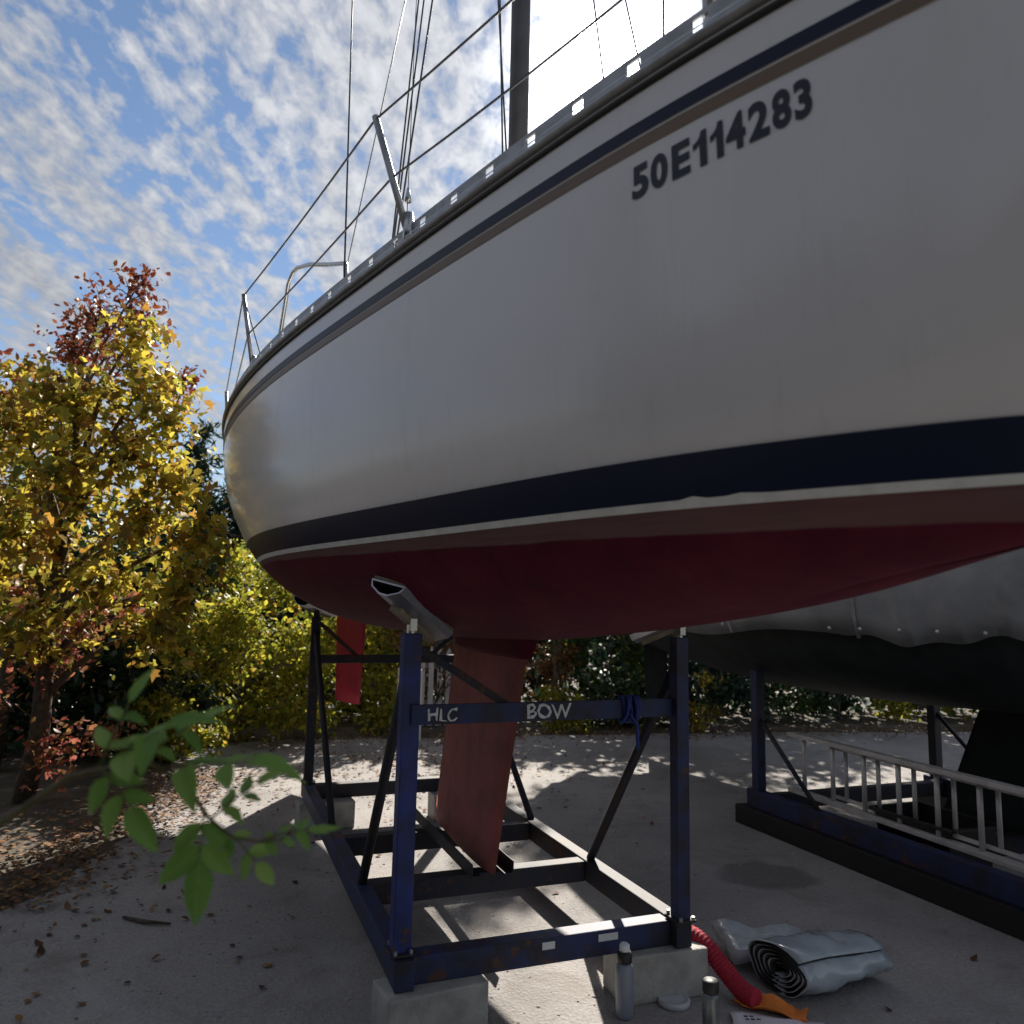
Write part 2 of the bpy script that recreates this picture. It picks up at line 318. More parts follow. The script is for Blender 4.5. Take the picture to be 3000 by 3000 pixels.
# ------------------------------------------------------------------ ground and yard
def ground_mat(name, c1, c2, painted_shadow=False):
    m = bpy.data.materials.new(name); m.use_nodes = True; t = m.node_tree; p = t.nodes['Principled BSDF']; p.inputs['Roughness'].default_value = .92
    g = N(t, 'ShaderNodeNewGeometry'); P = g.outputs['Position']
    a = N(t, 'ShaderNodeTexNoise', Scale=.8, Detail=8.0, Roughness=.6); b = N(t, 'ShaderNodeTexNoise', Scale=45., Detail=5.0, Roughness=.7); v = N(t, 'ShaderNodeTexVoronoi', Scale=70.)
    for n in (a, b, v): t.links.new(P, n.inputs['Vector'])
    c = ramp_n(t, a.outputs[0], [(.32, c1), (.68, c2)])
    c = mix_n(t, .34, c, ramp_n(t, b.outputs[0], [(.3, (.35, .35, .36)), (.7, (1.5, 1.45, 1.4))]), 'MULTIPLY')
    c = mix_n(t, .16, c, ramp_n(t, v.outputs['Distance'], [(.0, (1.5, 1.45, 1.4)), (.45, (.6, .6, .62))]), 'MULTIPLY')
    w1 = N(t, 'ShaderNodeTexNoise', Scale=2.3, Detail=7.0, Roughness=.65, Distortion=.8); t.links.new(P, w1.inputs['Vector'])
    c = mix_n(t, ramp_n(t, w1.outputs[0], [(.50, (0, 0, 0)), (.66, (.55, .55, .55))]), c, (.17, .15, .135))     # dirt and old damp
    w2 = N(t, 'ShaderNodeTexNoise', Scale=1.1, Detail=5.0, Roughness=.6, Distortion=1.2); t.links.new(P, w2.inputs['Vector'])
    c = mix_n(t, ramp_n(t, w2.outputs[0], [(.56, (0, 0, 0)), (.70, (.4, .4, .4))]), c, (.41, .395, .385))        # pale scuffed patches
    if painted_shadow:
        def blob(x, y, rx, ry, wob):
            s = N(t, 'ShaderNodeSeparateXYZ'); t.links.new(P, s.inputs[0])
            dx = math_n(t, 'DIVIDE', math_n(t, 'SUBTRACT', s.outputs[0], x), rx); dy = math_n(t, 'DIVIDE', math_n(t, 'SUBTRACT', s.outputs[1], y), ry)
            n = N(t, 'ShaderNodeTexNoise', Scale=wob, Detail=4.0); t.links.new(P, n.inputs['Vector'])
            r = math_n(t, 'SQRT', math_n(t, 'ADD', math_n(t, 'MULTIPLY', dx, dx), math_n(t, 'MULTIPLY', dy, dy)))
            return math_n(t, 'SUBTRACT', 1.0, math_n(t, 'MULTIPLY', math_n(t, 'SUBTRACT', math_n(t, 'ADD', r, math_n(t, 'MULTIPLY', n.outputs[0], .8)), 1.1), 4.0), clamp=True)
        c = mix_n(t, math_n(t, 'MULTIPLY', blob(1.62, 5.05, .34, .30, 5.), .5), c, (.05, .05, .055))  # dark patch: a cast shadow painted into the gravel colour
    t.links.new(c, p.inputs['Base Color'])
    bm_ = N(t, 'ShaderNodeBump', Strength=.35, Distance=.010)
    t.links.new(math_n(t, 'ADD', b.outputs[0], v.outputs['Distance']), bm_.inputs['Height']); t.links.new(bm_.outputs[0], p.inputs['Normal'])
    return m
M['earth'] = ground_mat('earth', (.055, .05, .035), (.10, .08, .055))
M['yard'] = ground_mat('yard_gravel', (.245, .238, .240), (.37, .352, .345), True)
S_ = 1500
tag(obj('ground', [(-S_,-S_,-.02),(S_,-S_,-.02),(S_,S_,-.02),(-S_,S_,-.02)], [(0,1,2,3)], M['earth']), kind='structure')
edge = [(-2.9,.6),(-2.75,3),(-2.55,4.6),(-2.62,5.6),(-2.9,6.8),(-3.35,8.0),(-3.6,9.0),(-2.6,9.55),(-1.2,9.85),(.2,10.2),(1.6,10.5),(3.2,10.9),(5.5,11.2),(8.5,11.6),(13,12.2),(22,13),(22,.2)]
rnd = random.Random(4); E2 = []
for i, (a, b) in enumerate(zip(edge, edge[1:]+edge[:1])):
    for k in range(6):
        t = k/6; j = .06 if 0 < i < 13 else 0
        E2.append((a[0]+(b[0]-a[0])*t+rnd.uniform(-j, j), a[1]+(b[1]-a[1])*t+rnd.uniform(-j, j), 0))
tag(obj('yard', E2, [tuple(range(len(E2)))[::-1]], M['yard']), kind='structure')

# ------------------------------------------------------------------ hull form (u forward, s starboard, z up)
def spl(xs, ys):
    xs = np.array(xs, float); ys = np.array(ys, float); n = len(xs); h = np.diff(xs); A = np.eye(n); b = np.zeros(n)
    for i in range(1, n-1):
        A[i,i-1] = h[i-1]; A[i,i] = 2*(h[i-1]+h[i]); A[i,i+1] = h[i]; b[i] = 6*((ys[i+1]-ys[i])/h[i]-(ys[i]-ys[i-1])/h[i-1])
    Q = np.linalg.solve(A, b)
    def f(x):
        x = np.asarray(x, float); i = np.clip(np.searchsorted(xs, x)-1, 0, n-2); d = x-xs[i]; e = xs[i+1]-x; hh = h[i]
        return (Q[i]*e**3+Q[i+1]*d**3)/(6*hh)+(ys[i]/hh-Q[i]*hh/6)*e+(ys[i+1]/hh-Q[i+1]*hh/6)*d
    return f
BS = spl([-4.3,-3.5,-2.5,-1.5,-.5,.5,1.2,1.8,2.4,2.9,3.3,3.6,3.85], [.88,1.08,1.27,1.365,1.335,1.17,.99,.82,.635,.455,.27,.125,.012])
ZS = spl([-4.3,-1.5,1,2.5,3.85], [2.80,2.80,2.83,2.86,2.915])
ZW = 1.84
BW = spl([-4.3,-3.2,-2.0,-1.0,.2,1.0,1.7,2.3,2.8,3.12,3.4], [.40,.68,.93,1.08,1.12,.955,.745,.56,.365,.19,.012])
ZK = spl([-4.3,-3.4,-2.2,-.8,.4,1.2,2.1,2.5,2.8,3.05,3.2], [2.02,1.80,1.56,1.45,1.445,1.48,1.56,1.612,1.67,1.745,1.79])
def section(w, n=40):
    wt = np.clip((w-.8)/2.6, 0, 1)**2
    us = w+wt*.45; ub = w-wt*.55; ul = w-wt*.22
    bs = BS(us); zs = ZS(us); bw = BW(w); zk = ZK(ub)
    bm = bs*.75+bw*.25+.05*(1-wt)**.5
    if bw < .05: bm = .012
    C = np.array([[ub,0,zk],[ul,.60*bw,zk+.26*(ZW-zk)],[w,bw,ZW],[w+wt*.27,bm,ZW+.6*(zs-ZW)],[us,bs,zs]])
    d = np.r_[0, np.cumsum(np.linalg.norm(np.diff(C[:,1:],axis=0),axis=1)+1e-6)]; d /= d[-1]; t = np.linspace(0, 1, n)
    return np.stack([spl(d, C[:,k])(t) for k in range(3)], 1)
WS = np.concatenate([np.linspace(-4.3, .5, 34), np.linspace(.6, 3.0, 72), np.linspace(3.03, 3.4, 12)])
SEC = [section(w, 220) for w in WS]
def at_z(i, z):
    S = SEC[i]; return np.interp(z, S[:,2], S[:,0]), np.interp(z, S[:,2], S[:,1])
def side_at(u, z):            # half breadth of the hull at (u, z)
    P = np.array([at_z(i, z) for i in range(len(WS))]); o = np.argsort(P[:,0]); return float(np.interp(u, P[o,0], P[o,1]))
def bottom_at(u, s):          # height of the hull skin at (u, s), below the waterline
    Z = []; Ux = []
    for S in SEC:
        k = S[:,2] < ZW+.2; Z.append(np.interp(abs(s), S[k,1], S[k,2])); Ux.append(np.interp(abs(s), S[k,1], S[k,0]))
    o = np.argsort(Ux); return float(np.interp(u, np.array(Ux)[o], np.array(Z)[o]))
AX = R(21); KEEL = (-.225, 4.43, 0); BRZ = AX-R(90)
def loc_world(u, s, z=0):
    return Vector((KEEL[0]+u*math.sin(AX)-s*math.cos(AX), KEEL[1]-u*math.cos(AX)-s*math.sin(AX), z))

def hull_mesh(dz=0., n=56, zsplit=ZW):
    V = []; F = []; mi = []; T = np.linspace(0, 1, n)
    for S in SEC:
        tt = np.linspace(0, 1, len(S)); tz = np.interp(zsplit, S[:,2], tt); nb = n*2//5
        tv = np.r_[np.linspace(0, tz, nb), np.linspace(tz, 1, n-nb+1)[1:]]
        row = np.stack([np.interp(tv, tt, S[:,k]) for k in range(3)], 1)
        V += [(p[0], -p[1], p[2]+dz) for p in row[::-1]]+[(p[0], p[1], p[2]+dz) for p in row[1:]]
    W = 2*n-1; nb = n*2//5
    for i in range(len(SEC)-1):
        for j in range(W-1):
            F.append((i*W+j, (i+1)*W+j, (i+1)*W+j+1, i*W+j+1)); mi.append(1 if abs((j+.5)-(n-1)) < nb-1 else 0)
    F.append(tuple(range(W))); mi.append(0)
    return V, F, mi
boat = empty('sailboat', KEEL, BRZ, label='white sailboat with navy boot stripe and red bottom, propped over the blue cradle', cat='sailboat')
V, F, mi = hull_mesh(); hull = obj('hull', V, F, [M['gelcoat'], M['antifoul']], boat, True); hull.data.polygons.foreach_set('material_index', mi)
hull['label'] = 'white topsides over dull red antifouling'
# deck, coachroof
dv = []; df = []
for i in range(len(WS)):
    e = SEC[i][-1]
    for k in range(9): t = -1+k/4; dv.append((e[0], e[1]*t, e[2]-.012+.02*(1-t*t)*min(1, e[1])))
for i in range(len(WS)-1):
    for k in range(8): df.append((i*9+k, i*9+k+1, (i+1)*9+k+1, (i+1)*9+k))
obj('deck', dv, df, M['deck'], boat, True)
cr = MB(); cr.add([(-1.6,-.75,2.84),(1.9,-.42,2.86),(1.9,.42,2.86),(-1.6,.75,2.84),(-1.6,-.62,3.16),(1.55,-.36,3.06),(1.55,.36,3.06),(-1.6,.62,3.16)], [(4,5,6,7),(0,1,5,4),(1,2,6,5),(2,3,7,6),(3,0,4,7)]); cr.build('coachroof', M['deck'], boat, bevel=.03)

def strip(name, m, z0, z1, off, side, w0=-4.3, w1=3.4, rows=3, thick=0.0, rag=None):
    v = []; f = []; idx = [i for i, w in enumerate(WS) if w0 <= w <= w1]; prof = [(k/(rows-1), off) for k in range(rows)]
    if thick: prof = [(0, off-.004), (0, off), (.25, off+thick*.8), (.5, off+thick), (.75, off+thick*.8), (1, off), (1, off-.004)]
    for i in idx:
        zs = SEC[i][-1,2]; a, b = z0(zs), z1(zs)
        for t, o in prof:
            z = a+(b-a)*t+(rag(WS[i])*t if rag else 0); uu, ss = at_z(i, min(z, zs)); v.append((uu+o*.25, -(ss+o)*side, z))
    r = len(prof)
    for i in range(len(idx)-1):
        for k in range(r-1):
            q = (i*r+k, (i+1)*r+k, (i+1)*r+k+1, i*r+k+1); f.append(q if side > 0 else q[::-1])
    return obj(name, v, f, m, boat, True)
for sd in (1, -1):
    strip('boot_stripe', M['navy'], lambda z: 1.853, lambda z: 1.947, .0030, sd, rows=12)
    strip('waterline_stripe', M['white_tape'], lambda z: 1.834, lambda z: 1.8525, .0034, sd, rows=4, rag=lambda w: max(0, math.sin(w*37)*math.sin(w*91+1))*.008*min(1, max(0, (w-2.66)*8))*max(0, min(1, (2.98-w)*8)))
    strip('cove_stripe', M['navy'], lambda z: z-.163, lambda z: z-.130, .0026, sd, rows=5)
    strip('accent_stripe', M['gold'], lambda z: z-.200, lambda z: z-.170, .0026, sd, rows=5)
    strip('rub_rail', M['dark_alu'], lambda z: z-.030, lambda z: z-.002, .004, sd, thick=.012)
    strip('gunwale_moulding', M['rubber'], lambda z: z-.056, lambda z: z-.038, .004, sd, thick=.006)
    # perforated aluminium toe rail: a flange with a slotted web standing on it
    def curve(d): # dense polyline of the sheer by arc length
        P = np.array([SEC[i][-1] for i in range(len(WS))]); return P
    P = curve(0); L = np.r_[0, np.cumsum(np.linalg.norm(np.diff(P, axis=0), axis=1))]
    def sh(l, inb=0., dz=0.):
        p = [np.interp(l, L, P[:,k]) for k in range(3)]; return Vector((p[0], -max(p[1]-inb, 0.004)*sd, p[2]+dz))
    tr = MB(); l = .05; step = .188
    def bar(l0, l1, z0, z1, k):
        for j in range(k):
            a = l0+(l1-l0)*j/k; b = l0+(l1-l0)*(j+1)/k
            v = [sh(a,.012,z0), sh(b,.012,z0), sh(b,.018,z0), sh(a,.018,z0), sh(a,.012,z1), sh(b,.012,z1), sh(b,.018,z1), sh(a,.018,z1)]
            tr.add(v, [(0,3,2,1),(4,5,6,7),(0,1,5,4),(1,2,6,5),(2,3,7,6),(3,0,4,7)])
    while l < L[-1]-.1:
        bar(l, l+step, .0, .014, 3); bar(l, l+step, .046, .060, 3); bar(l, l+step-.044, .0142, .0458, 2); l += step
    tr.build('toe_rail', M['dark_alu'], boat)
    strip('toe_rail_flange', M['aluminium'], lambda z: z-.001, lambda z: z+.004, .012, sd, rows=2)

# registration number
def text_mesh(body, bold=.0):
    cu = bpy.data.curves.new('lettering', 'FONT'); cu.body = body; cu.size = 1; cu.offset = bold; cu.resolution_u = 4
    o = bpy.data.objects.new('lettering', cu); COL.objects.link(o); bpy.context.view_layer.update()
    me = bpy.data.meshes.new_from_object(o.evaluated_get(bpy.context.evaluated_depsgraph_get()))
    v = np.array([p.co[:2] for p in me.vertices]); f = [tuple(p.vertices) for p in me.polygons]
    bpy.data.objects.remove(o); bpy.data.curves.remove(cu); bpy.data.meshes.remove(me)
    v -= v.min(0); v /= v.max(0); return v, f
CELLS = ((605,680),(690,768),(788,872),(886,950),(966,1028),(1040,1135),(1150,1256),(1272,1376),(1394,1500))
def u_of(px): t = (px-605)/895.; return .372*(t*1.36-.36*t*t)     # letters are evenly wide on the hull, wider in the picture towards the bow
tv = []; tf = []
for ch, (x0, x1) in zip('50E114283', CELLS):
    if ch == '1': gv = np.array([(.48,0),(1,0),(1,1),(.62,1),(.52,.86),(.30,.76),(0,.70),(0,.53),(.26,.575),(.48,.66)]); gf = [(0,1,2,9),(2,3,4,9),(4,5,8,9),(5,6,7,8)]
    else: gv, gf = text_mesh(ch, .040)
    o = len(tv); A_, B_ = u_of(x0)/.372, u_of(x1)/.372
    tv += [(A_+(B_-A_)*p[0], p[1]) for p in gv]; tf += [tuple(i+o for i in q) for q in gf]
grid_u = np.linspace(2.68, 3.14, 24); lut = {z: np.array([side_at(u, z) for u in grid_u]) for z in np.linspace(2.52, 2.68, 9)}
zk_ = np.array(sorted(lut)); G = np.array([lut[z] for z in zk_])
def ss_at(u, z):
    c = np.array([np.interp(u, grid_u, G[k]) for k in range(len(zk_))]); return float(np.interp(z, zk_, c))
vv = []
for x, y in tv:
    u_ = 2.724+.386*x; z_ = 2.550+.026*x+.082*y; vv.append((u_+.0006, -(ss_at(u_, z_)+.0022), z_))
me = bpy.data.meshes.new('registration_number'); me.from_pydata(vv, [], tf); link('registration_number', me, M['ink'], boat)

# keel: tapered foil
def foil(name, root_u, tip_u, zr, zt, thr, tht, m, parent, n=12, rows=8, yaw=0., pivot=0.):
    v = []; f = []; prof = []
    for k in range(n+1): t = k/n; prof.append((t, 1.0))
    for k in range(n-1, 0, -1): prof.append((k/n, -1.0))
    for r in range(rows+1):
        q = r/rows; a0 = root_u[0]+(tip_u[0]-root_u[0])*q; a1 = root_u[1]+(tip_u[1]-root_u[1])*q; z = zr+(zt-zr)*q; th = thr+(tht-thr)*q
        for t, sg in prof:
            y = sg*th*2.6*(.2969*math.sqrt(t)-.126*t-.3516*t*t+.2843*t**3-.1015*t**4)*1.0
            u_ = a1+(a0-a1)*t; du = u_-pivot; v.append((pivot+du*math.cos(yaw)-y*math.sin(yaw), du*math.sin(yaw)+y*math.cos(yaw), z))
    c = len(prof)
    for r in range(rows):
        for k in range(c): f.append((r*c+k, r*c+(k+1) % c, (r+1)*c+(k+1) % c, (r+1)*c+k))
    f.append(tuple(range(c))[::-1]); f.append(tuple(rows*c+k for k in range(c)))
    return obj(name, v, f, m, parent, True)
kl = foil('keel', (-.24, .90), (-.60, .50), 1.50, .315, .16, .13, M['keel_paint'], boat); foil('keel_stub', (-.40, 1.06), (-.26, .92), 1.58, 1.375, .40, .165, M['antifoul'], boat); kl['label'] = 'faded rust-red fin keel'
rd = foil('rudder', (-3.78, -3.22), (-3.72, -3.30), 1.80, .68, .10, .06, M['rudder_paint'], boat, yaw=R(24), pivot=-3.3); rd['label'] = 'bright red rudder blade'

# mast and rigging
ms = MB(); ms.tube([(.60+t*.02, 0, 2.88+t*9.6) for t in (0, .3, .6, 1)], .052, 14); mast = ms.build('mast', mat('mast_anodised', (.10, .10, .115), .5, .5, var=.15, scale=6), boat, True)
mc = MB(); mc.tube([(.60, 0, 2.86), (.60, 0, 2.94)], .085, 14); mc.build('mast_collar', M['rubber'], mast, True)
def wire(name, pts, r=.003, m=None, seg=5): b_ = MB(); b_.tube([(p[0], -p[1], p[2]) for p in pts], r, seg); return b_.build(name, m or M['wire'], boat, True)
for a, b in (((1.102,.773,2.85),(.426,.398,7.0)), ((1.23,.792,2.85),(.48,.347,7.0)), ((1.466,.823,2.85),(.858,.312,7.0)),
             ((1.464,.336,2.9),(.187,.125,7.0)), ((1.447,.366,2.9),(.438,.145,7.0)), ((1.851,-.2,2.9),(.596,-.2,7.0)), ((1.699,-.05,2.9),(.793,-.05,7.0)), ((1.878,-.1,2.9),(1.89,-.1,7.0))):
    e = [b[i]+(b[i]-a[i])*.5 for i in range(3)]
    wire('shroud', (a, e), .0042)
wire('halyard', ((1.342,.981,2.85),(-.473,.797,7.0)), .004)
wire('topping_lift', ((-2.124,.727,2.9),(3.063,.151,9.0)), .004)
wire('flag_halyard', ((1.507,.785,2.85),(-.2,.40,7.0)), .002)
hb = MB(); hb.tube([(1.36, -.75, 3.20), (1.33, -.745, 3.27)], [.015, .006], 8); hb.build('turnbuckle', M['steel'], boat, True)
# stanchions and lifelines
ST = [((-2.1, 1.33, 2.80), (-2.1, 1.37, 3.25)), ((.0, 1.245, 2.81), (-.01, 1.32, 3.245)), ((1.75, .825, 2.84), (1.66, .945, 3.32)), ((2.90, .415, 2.87), (2.95, .485, 3.33))]
for sd in (1, -1):
    for k, (a, b) in enumerate(ST):
        s_ = MB(); s_.tube([(a[0], -a[1]*sd, a[2]), (b[0], -b[1]*sd, b[2])], .0125 if k != 1 else .011, 10); so = s_.build('stanchion', M['dark_alu'], boat, True)
        fb = MB(); fb.tube([(a[0], -a[1]*sd, a[2]-.02), (a[0]-.008, -(a[1]+.006)*sd, a[2]+.10)], [.024, .017], 10); fb.build('socket', M['steel'], so, True)
    for fr, nm in ((1.0, 'upper'), (.50, 'lower')):
        pts = []
        for k in range(len(ST)):
            a, b = ST[k]; p = [a[i]+(b[i]-a[i])*fr for i in range(3)]; p[2] += (-.012 if fr == 1 else 0)
            if pts:
                q = pts[-1]; pts += [[q[i]+(p[i]-q[i])*t-(.012*math.sin(math.pi*t) if i == 2 else 0) for i in range(3)] for t in (.25, .5, .75)]
            pts.append(p)
        w_ = MB(); w_.tube([(p[0], -p[1]*sd, p[2]) for p in pts], .0042, 6); w_.build('lifeline', M['wire'], boat, True)
wire('stanchion_brace', ((.13, 1.20, 2.82), (-.005, 1.315, 3.22)), .003)
gr = MB(); hp = [(-.06,1.12,2.83),(-.02,1.12,3.05),(.098,1.10,3.30),(.25,1.09,3.305),(.394,1.08,3.268),(.586,1.04,3.211),(.8,.98,3.13),(.989,.93,3.064),(1.02,.92,2.84)]
gr.tube([(p[0], -p[1], p[2]) for p in hp], .011, 8); gr.build('grab_rail', M['steel'], boat, True)
# bow pulpit (beyond the right edge of the photograph)
pu = MB()
for sd in (1, -1): pu.tube([(3.05, .36*sd, 2.88), (3.12, .36*sd, 3.3), (3.4, .27*sd, 3.4), (3.78, .05*sd, 3.45), (3.8, 0, 3.45)], .0125, 8)
pu.build('pulpit', M['steel'], boat, True)

# ------------------------------------------------------------------ cradle under the sailboat
cradle = empty('boat_cradle', KEEL, BRZ, label='dark blue steel cradle on concrete blocks holding up the white sailboat', cat='boat cradle')
def part(name, m, parent, fn, bevel=.004, smooth=False): b_ = MB(); fn(b_); return b_.build(name, m, parent, smooth, bevel)
SL, SR = .62, -.59   # starboard and port rails
UF, UA = 1.15, -1.86
ZB = .245; HB = .105
rail_s = part('side_rail', M['cradle'], cradle, lambda b: b.beam((UA-.08, -SL, ZB), (UF+.09, -SL, ZB), .075, HB))
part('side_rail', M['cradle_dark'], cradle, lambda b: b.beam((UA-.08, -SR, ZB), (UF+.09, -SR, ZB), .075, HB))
CROSS = []
for u_ in (UF, .33, -.44, UA+.03):
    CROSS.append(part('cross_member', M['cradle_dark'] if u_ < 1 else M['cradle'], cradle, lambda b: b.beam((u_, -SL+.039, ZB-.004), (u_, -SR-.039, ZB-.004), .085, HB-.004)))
for s0 in (.085, -.085):
    part('keel_rail', M['cradle_dark'], cradle, lambda b: (b.beam((-.75, s0, .303), (.47, s0, .303), .05, .012), b.beam((-.75, s0+math.copysign(.022, s0), .337), (.47, s0+math.copysign(.022, s0), .337), .007, .055)), .002)
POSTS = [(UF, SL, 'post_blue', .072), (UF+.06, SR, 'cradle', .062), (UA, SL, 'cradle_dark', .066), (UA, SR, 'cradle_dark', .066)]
for (u_, s_, mm, wd) in POSTS:
    hz_ = bottom_at(u_, s_*1.02); zt = hz_-.11
    po = part('post', M[mm], cradle, lambda b: b.beam((u_, -s_, .298), (u_, -s_, zt), wd, wd))
    [part('bolt', M['dark_alu'], po, lambda b: b.tube([(u_+dx, -s_+dy, .309), (u_+dx, -s_+dy, .323)], .008, 6), 0) for dx in (-.05, .05) for dy in (-.03, .03)]
    part('foot_plate', M['cradle_dark'], po, lambda b: b.box((u_, -s_, .304), (wd+.05, wd+.03, .010)))
    # swivel head and pad lying against the hull skin
    sg = 1 if s_ > 0 else -1; s1, s2 = abs(s_)+.13, abs(s_)-.15; u1, u2 = u_+.14, u_-.15
    A = Vector((u1, -sg*s1, bottom_at(u1, s1)-.016)); B = Vector((u2, -sg*s2, bottom_at(u2, s2)-.016))
    sw = part('pad_swivel', M['steel'] if u_ > 0 else M['cradle_dark'], cradle, lambda b: (b.tube([(u_, -s_, zt-.02), (u_, -s_, zt+.035)], .022, 12), b.beam((u_-.035, -s_, zt+.035), (u_+.035, -s_, zt+.035), .03, .05)), .002)
    x = (B-A).normalized(); wd_ = Vector((1, sg*1., 0)); wd_.z = bottom_at(u_+.07, abs(s_)-.07)-bottom_at(u_-.07, abs(s_)+.07); wd_.z /= .14; wd_ = (wd_-x*wd_.dot(x)).normalized(); nrm = wd_.cross(x); nrm = nrm if nrm.z < 0 else -nrm
    b_ = MB()  # hollow, slightly flared extrusion: outer and inner loop
    def loop(p, o): return [p+wd_*(-.082+o)+nrm*(.0+o), p+wd_*(.082-o)+nrm*(.0+o), p+wd_*(.070-o)+nrm*(.030-o*.3), p+wd_*(.020)+nrm*(.055-o), p+wd_*(-.020)+nrm*(.055-o), p+wd_*(-.070+o)+nrm*(.030-o*.3)]
    lo = loop(A, 0)+loop(A, .007)+loop(B, 0)+loop(B, .007); fs = []
    for k in range(6):
        j = (k+1) % 6; fs += [(k, j, 6+j, 6+k), (12+k, 18+k, 18+j, 12+j), (k, 12+k, 12+j, j), (6+k, 6+j, 18+j, 18+k)]
    b_.add(lo, fs); pd = b_.build('pad', M['aluminium'], cradle); pd['label'] = 'hollow aluminium pad against the red bottom'
    ws = MB(); ws.beam(A+nrm*.0-nrm*.008-x*.0, B-nrm*.008, .150, .012, tuple(nrm)); ws.build('pad_facing', M['wood'], pd)
    wl = MB(); wl.beam(A.lerp(B, .25)+nrm*.058, A.lerp(B, .95)+nrm*.058, .05, .03, tuple(nrm)); wl.build('pad_rib', M['wood'], pd)
bar_n = part('upper_bar', M['cradle'], cradle, lambda b: b.beam((UF+.045, -SL+.0, 1.185), (UF+.045, -SR-.0, 1.185), .012, .078), .002)
part('upper_bar', M['cradle_dark'], cradle, lambda b: b.beam((UA, -SL+.034, 1.20), (UA, -SR-.034, 1.20), .05, .062))
def braces():
    for (a, b_, w_) in (((UF, SL, 1.42), (.36, SL, .30), .036), ((UF+.06, SR, 1.40), (.36, SR, .30), .036), ((UA, SL, 1.42), (-.62, SL+.0, .30), .034), ((UA, SR, 1.40), (-.46, SR, .30), .034)):
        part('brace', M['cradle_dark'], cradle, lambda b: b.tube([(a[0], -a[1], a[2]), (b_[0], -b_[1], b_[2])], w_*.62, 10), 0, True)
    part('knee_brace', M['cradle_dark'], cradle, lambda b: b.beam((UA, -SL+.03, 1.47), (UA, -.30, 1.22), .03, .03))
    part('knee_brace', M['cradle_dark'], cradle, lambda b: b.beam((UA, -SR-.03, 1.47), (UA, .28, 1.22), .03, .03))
    part('knee_brace', M['cradle_dark'], cradle, lambda b: b.beam((UF+.02, -SL+.03, 1.44), (UF+.02, -.22, 1.215), .03, .03))
braces()
# hand painted lettering on the front bar
for body, y0, y1, z0, hgt, bold in (('HLC', -.555, -.435, 1.158, .050, .012), ('BOW', -.135, .065, 1.155, .060, .02)):
    v, f = text_mesh(body, bold)
    me = bpy.data.meshes.new('painted_letters'); me.from_pydata([(UF+.0535, y0+(y1-y0)*p[0]+.002*math.sin(p[1]*17+p[0]*11), z0+hgt*p[1]+.004*math.sin(p[0]*7)+.0022*math.sin(p[1]*23+p[0]*31)) for p in v], [], f); link('painted_letters', me, M['paint_white'], bar_n)
# blue rope lashed round the front bar
rp_ = MB(); pts = []
for k in range(150):
    a_ = k/150*9*2*math.pi; j = k/150*9; q = .030+.012*math.sin(j*2.3)
    pts.append((UF+.045+q*math.cos(a_)*.8, .33+.035*math.sin(j*1.9)+j*.004, 1.185+(.048+.008*math.sin(j*3.1))*math.sin(a_)))
pts += [(UF+.09, .36, 1.12), (UF+.085, .365, 1.06), (UF+.08, .37, 1.02)]
rp_.tube(pts, .0085, 6); ro = rp_.build('rope', mat('blue_rope', (.012, .035, .20), .7, var=.3, scale=60, bump=.4, bscale=150), None, True); ro.location = KEEL; ro.rotation_euler = (0, 0, BRZ)
tag(ro, 'blue rope wound round the bar with the white lettering', 'rope')
# white stickers on the front cross member
for y, w_ in ((-.02, .055), (.25, .09)):
    part('sticker', M['white_plastic'], CROSS[0], lambda b: b.box((UF+.0436, y, .262), (.002, w_, .028)), 0)
# concrete blocks
def block(u_, s_, rz, lab):
    b_ = MB(); b_.box((0, 0, .095), (.20, .40, .190)); p = loc_world(u_, s_)
    o = b_.build('concrete_block', M['concrete'], None, bevel=.008); o.location = p; o.rotation_euler = (0, 0, BRZ+rz)
    tag(o, lab, 'concrete block', 'blocks under the cradle corners'); return o
block(UF+.02, .50, R(6), 'pale concrete block under the near left corner of the blue cradle')
block(UF+.0, -.50, R(-4), 'concrete block under the near right corner of the cradle behind the bottle')
block(UA+.1, .50, R(3), 'concrete block under the far left corner of the cradle')
block(UA+.1, -.50, R(0), 'concrete block under the far right cradle corner behind the keel')

# ------------------------------------------------------------------ second boat, tarp, its cradle, ladder
b2 = loc_world(-.3, -3.55); DZ2 = -.46
boat2 = empty('covered_boat', b2, BRZ, label='dark hulled boat on the right, wrapped in a grey tarpaulin', cat='boat')
V, F, mi = hull_mesh(DZ2, 30); h2 = obj('hull', V, F, M['dark_hull'], boat2, True)
foil('keel', (.66, 1.80), (.30, 1.40), 1.05, .22, .16, .13, M['dark_hull'], boat2)
foil('rudder', (-3.78, -3.22), (-3.72, -3.30), 1.34, .45, .10, .06, M['dark_hull'], boat2)
rng = np.random.default_rng(8); tv_ = []; tf_ = []; idx = list(range(0, len(WS), 1)); nv = 14
for i in idx:
    row = []
    e = SEC[i]; zs = e[-1,2]
    for k in range(nv):
        t = k/(nv-1)
        if t <= .6:
            z = 1.93+.03*math.sin(i*.23)+.016*math.sin(i*.61+2)+(zs+.03-1.93)*t/.6; uu, ss = at_z(i, min(z, zs)); fo = i*.34+t*3.1+.8*math.sin(i*.11); ss += .05+.030*(1-abs(math.sin(fo)))**2*(1-.5*t)+.018*(1-abs(math.sin(i*.21-t*5)))**3+.006*math.sin(i*1.1+t*9)
        else:
            q = (t-.6)/.4; uu = e[-1,0]; ss = (e[-1,1]+.04)*(1-q); z = zs+.03+.62*q*min(1, e[-1,1]/.6)-.10*math.sin(math.pi*q)
        row.append((uu, ss, z+DZ2))
    tv_ += [(p[0], -p[1], p[2]) for p in row]+[(p[0], p[1], p[2]) for p in row[-2::-1]]
c = 2*nv-1
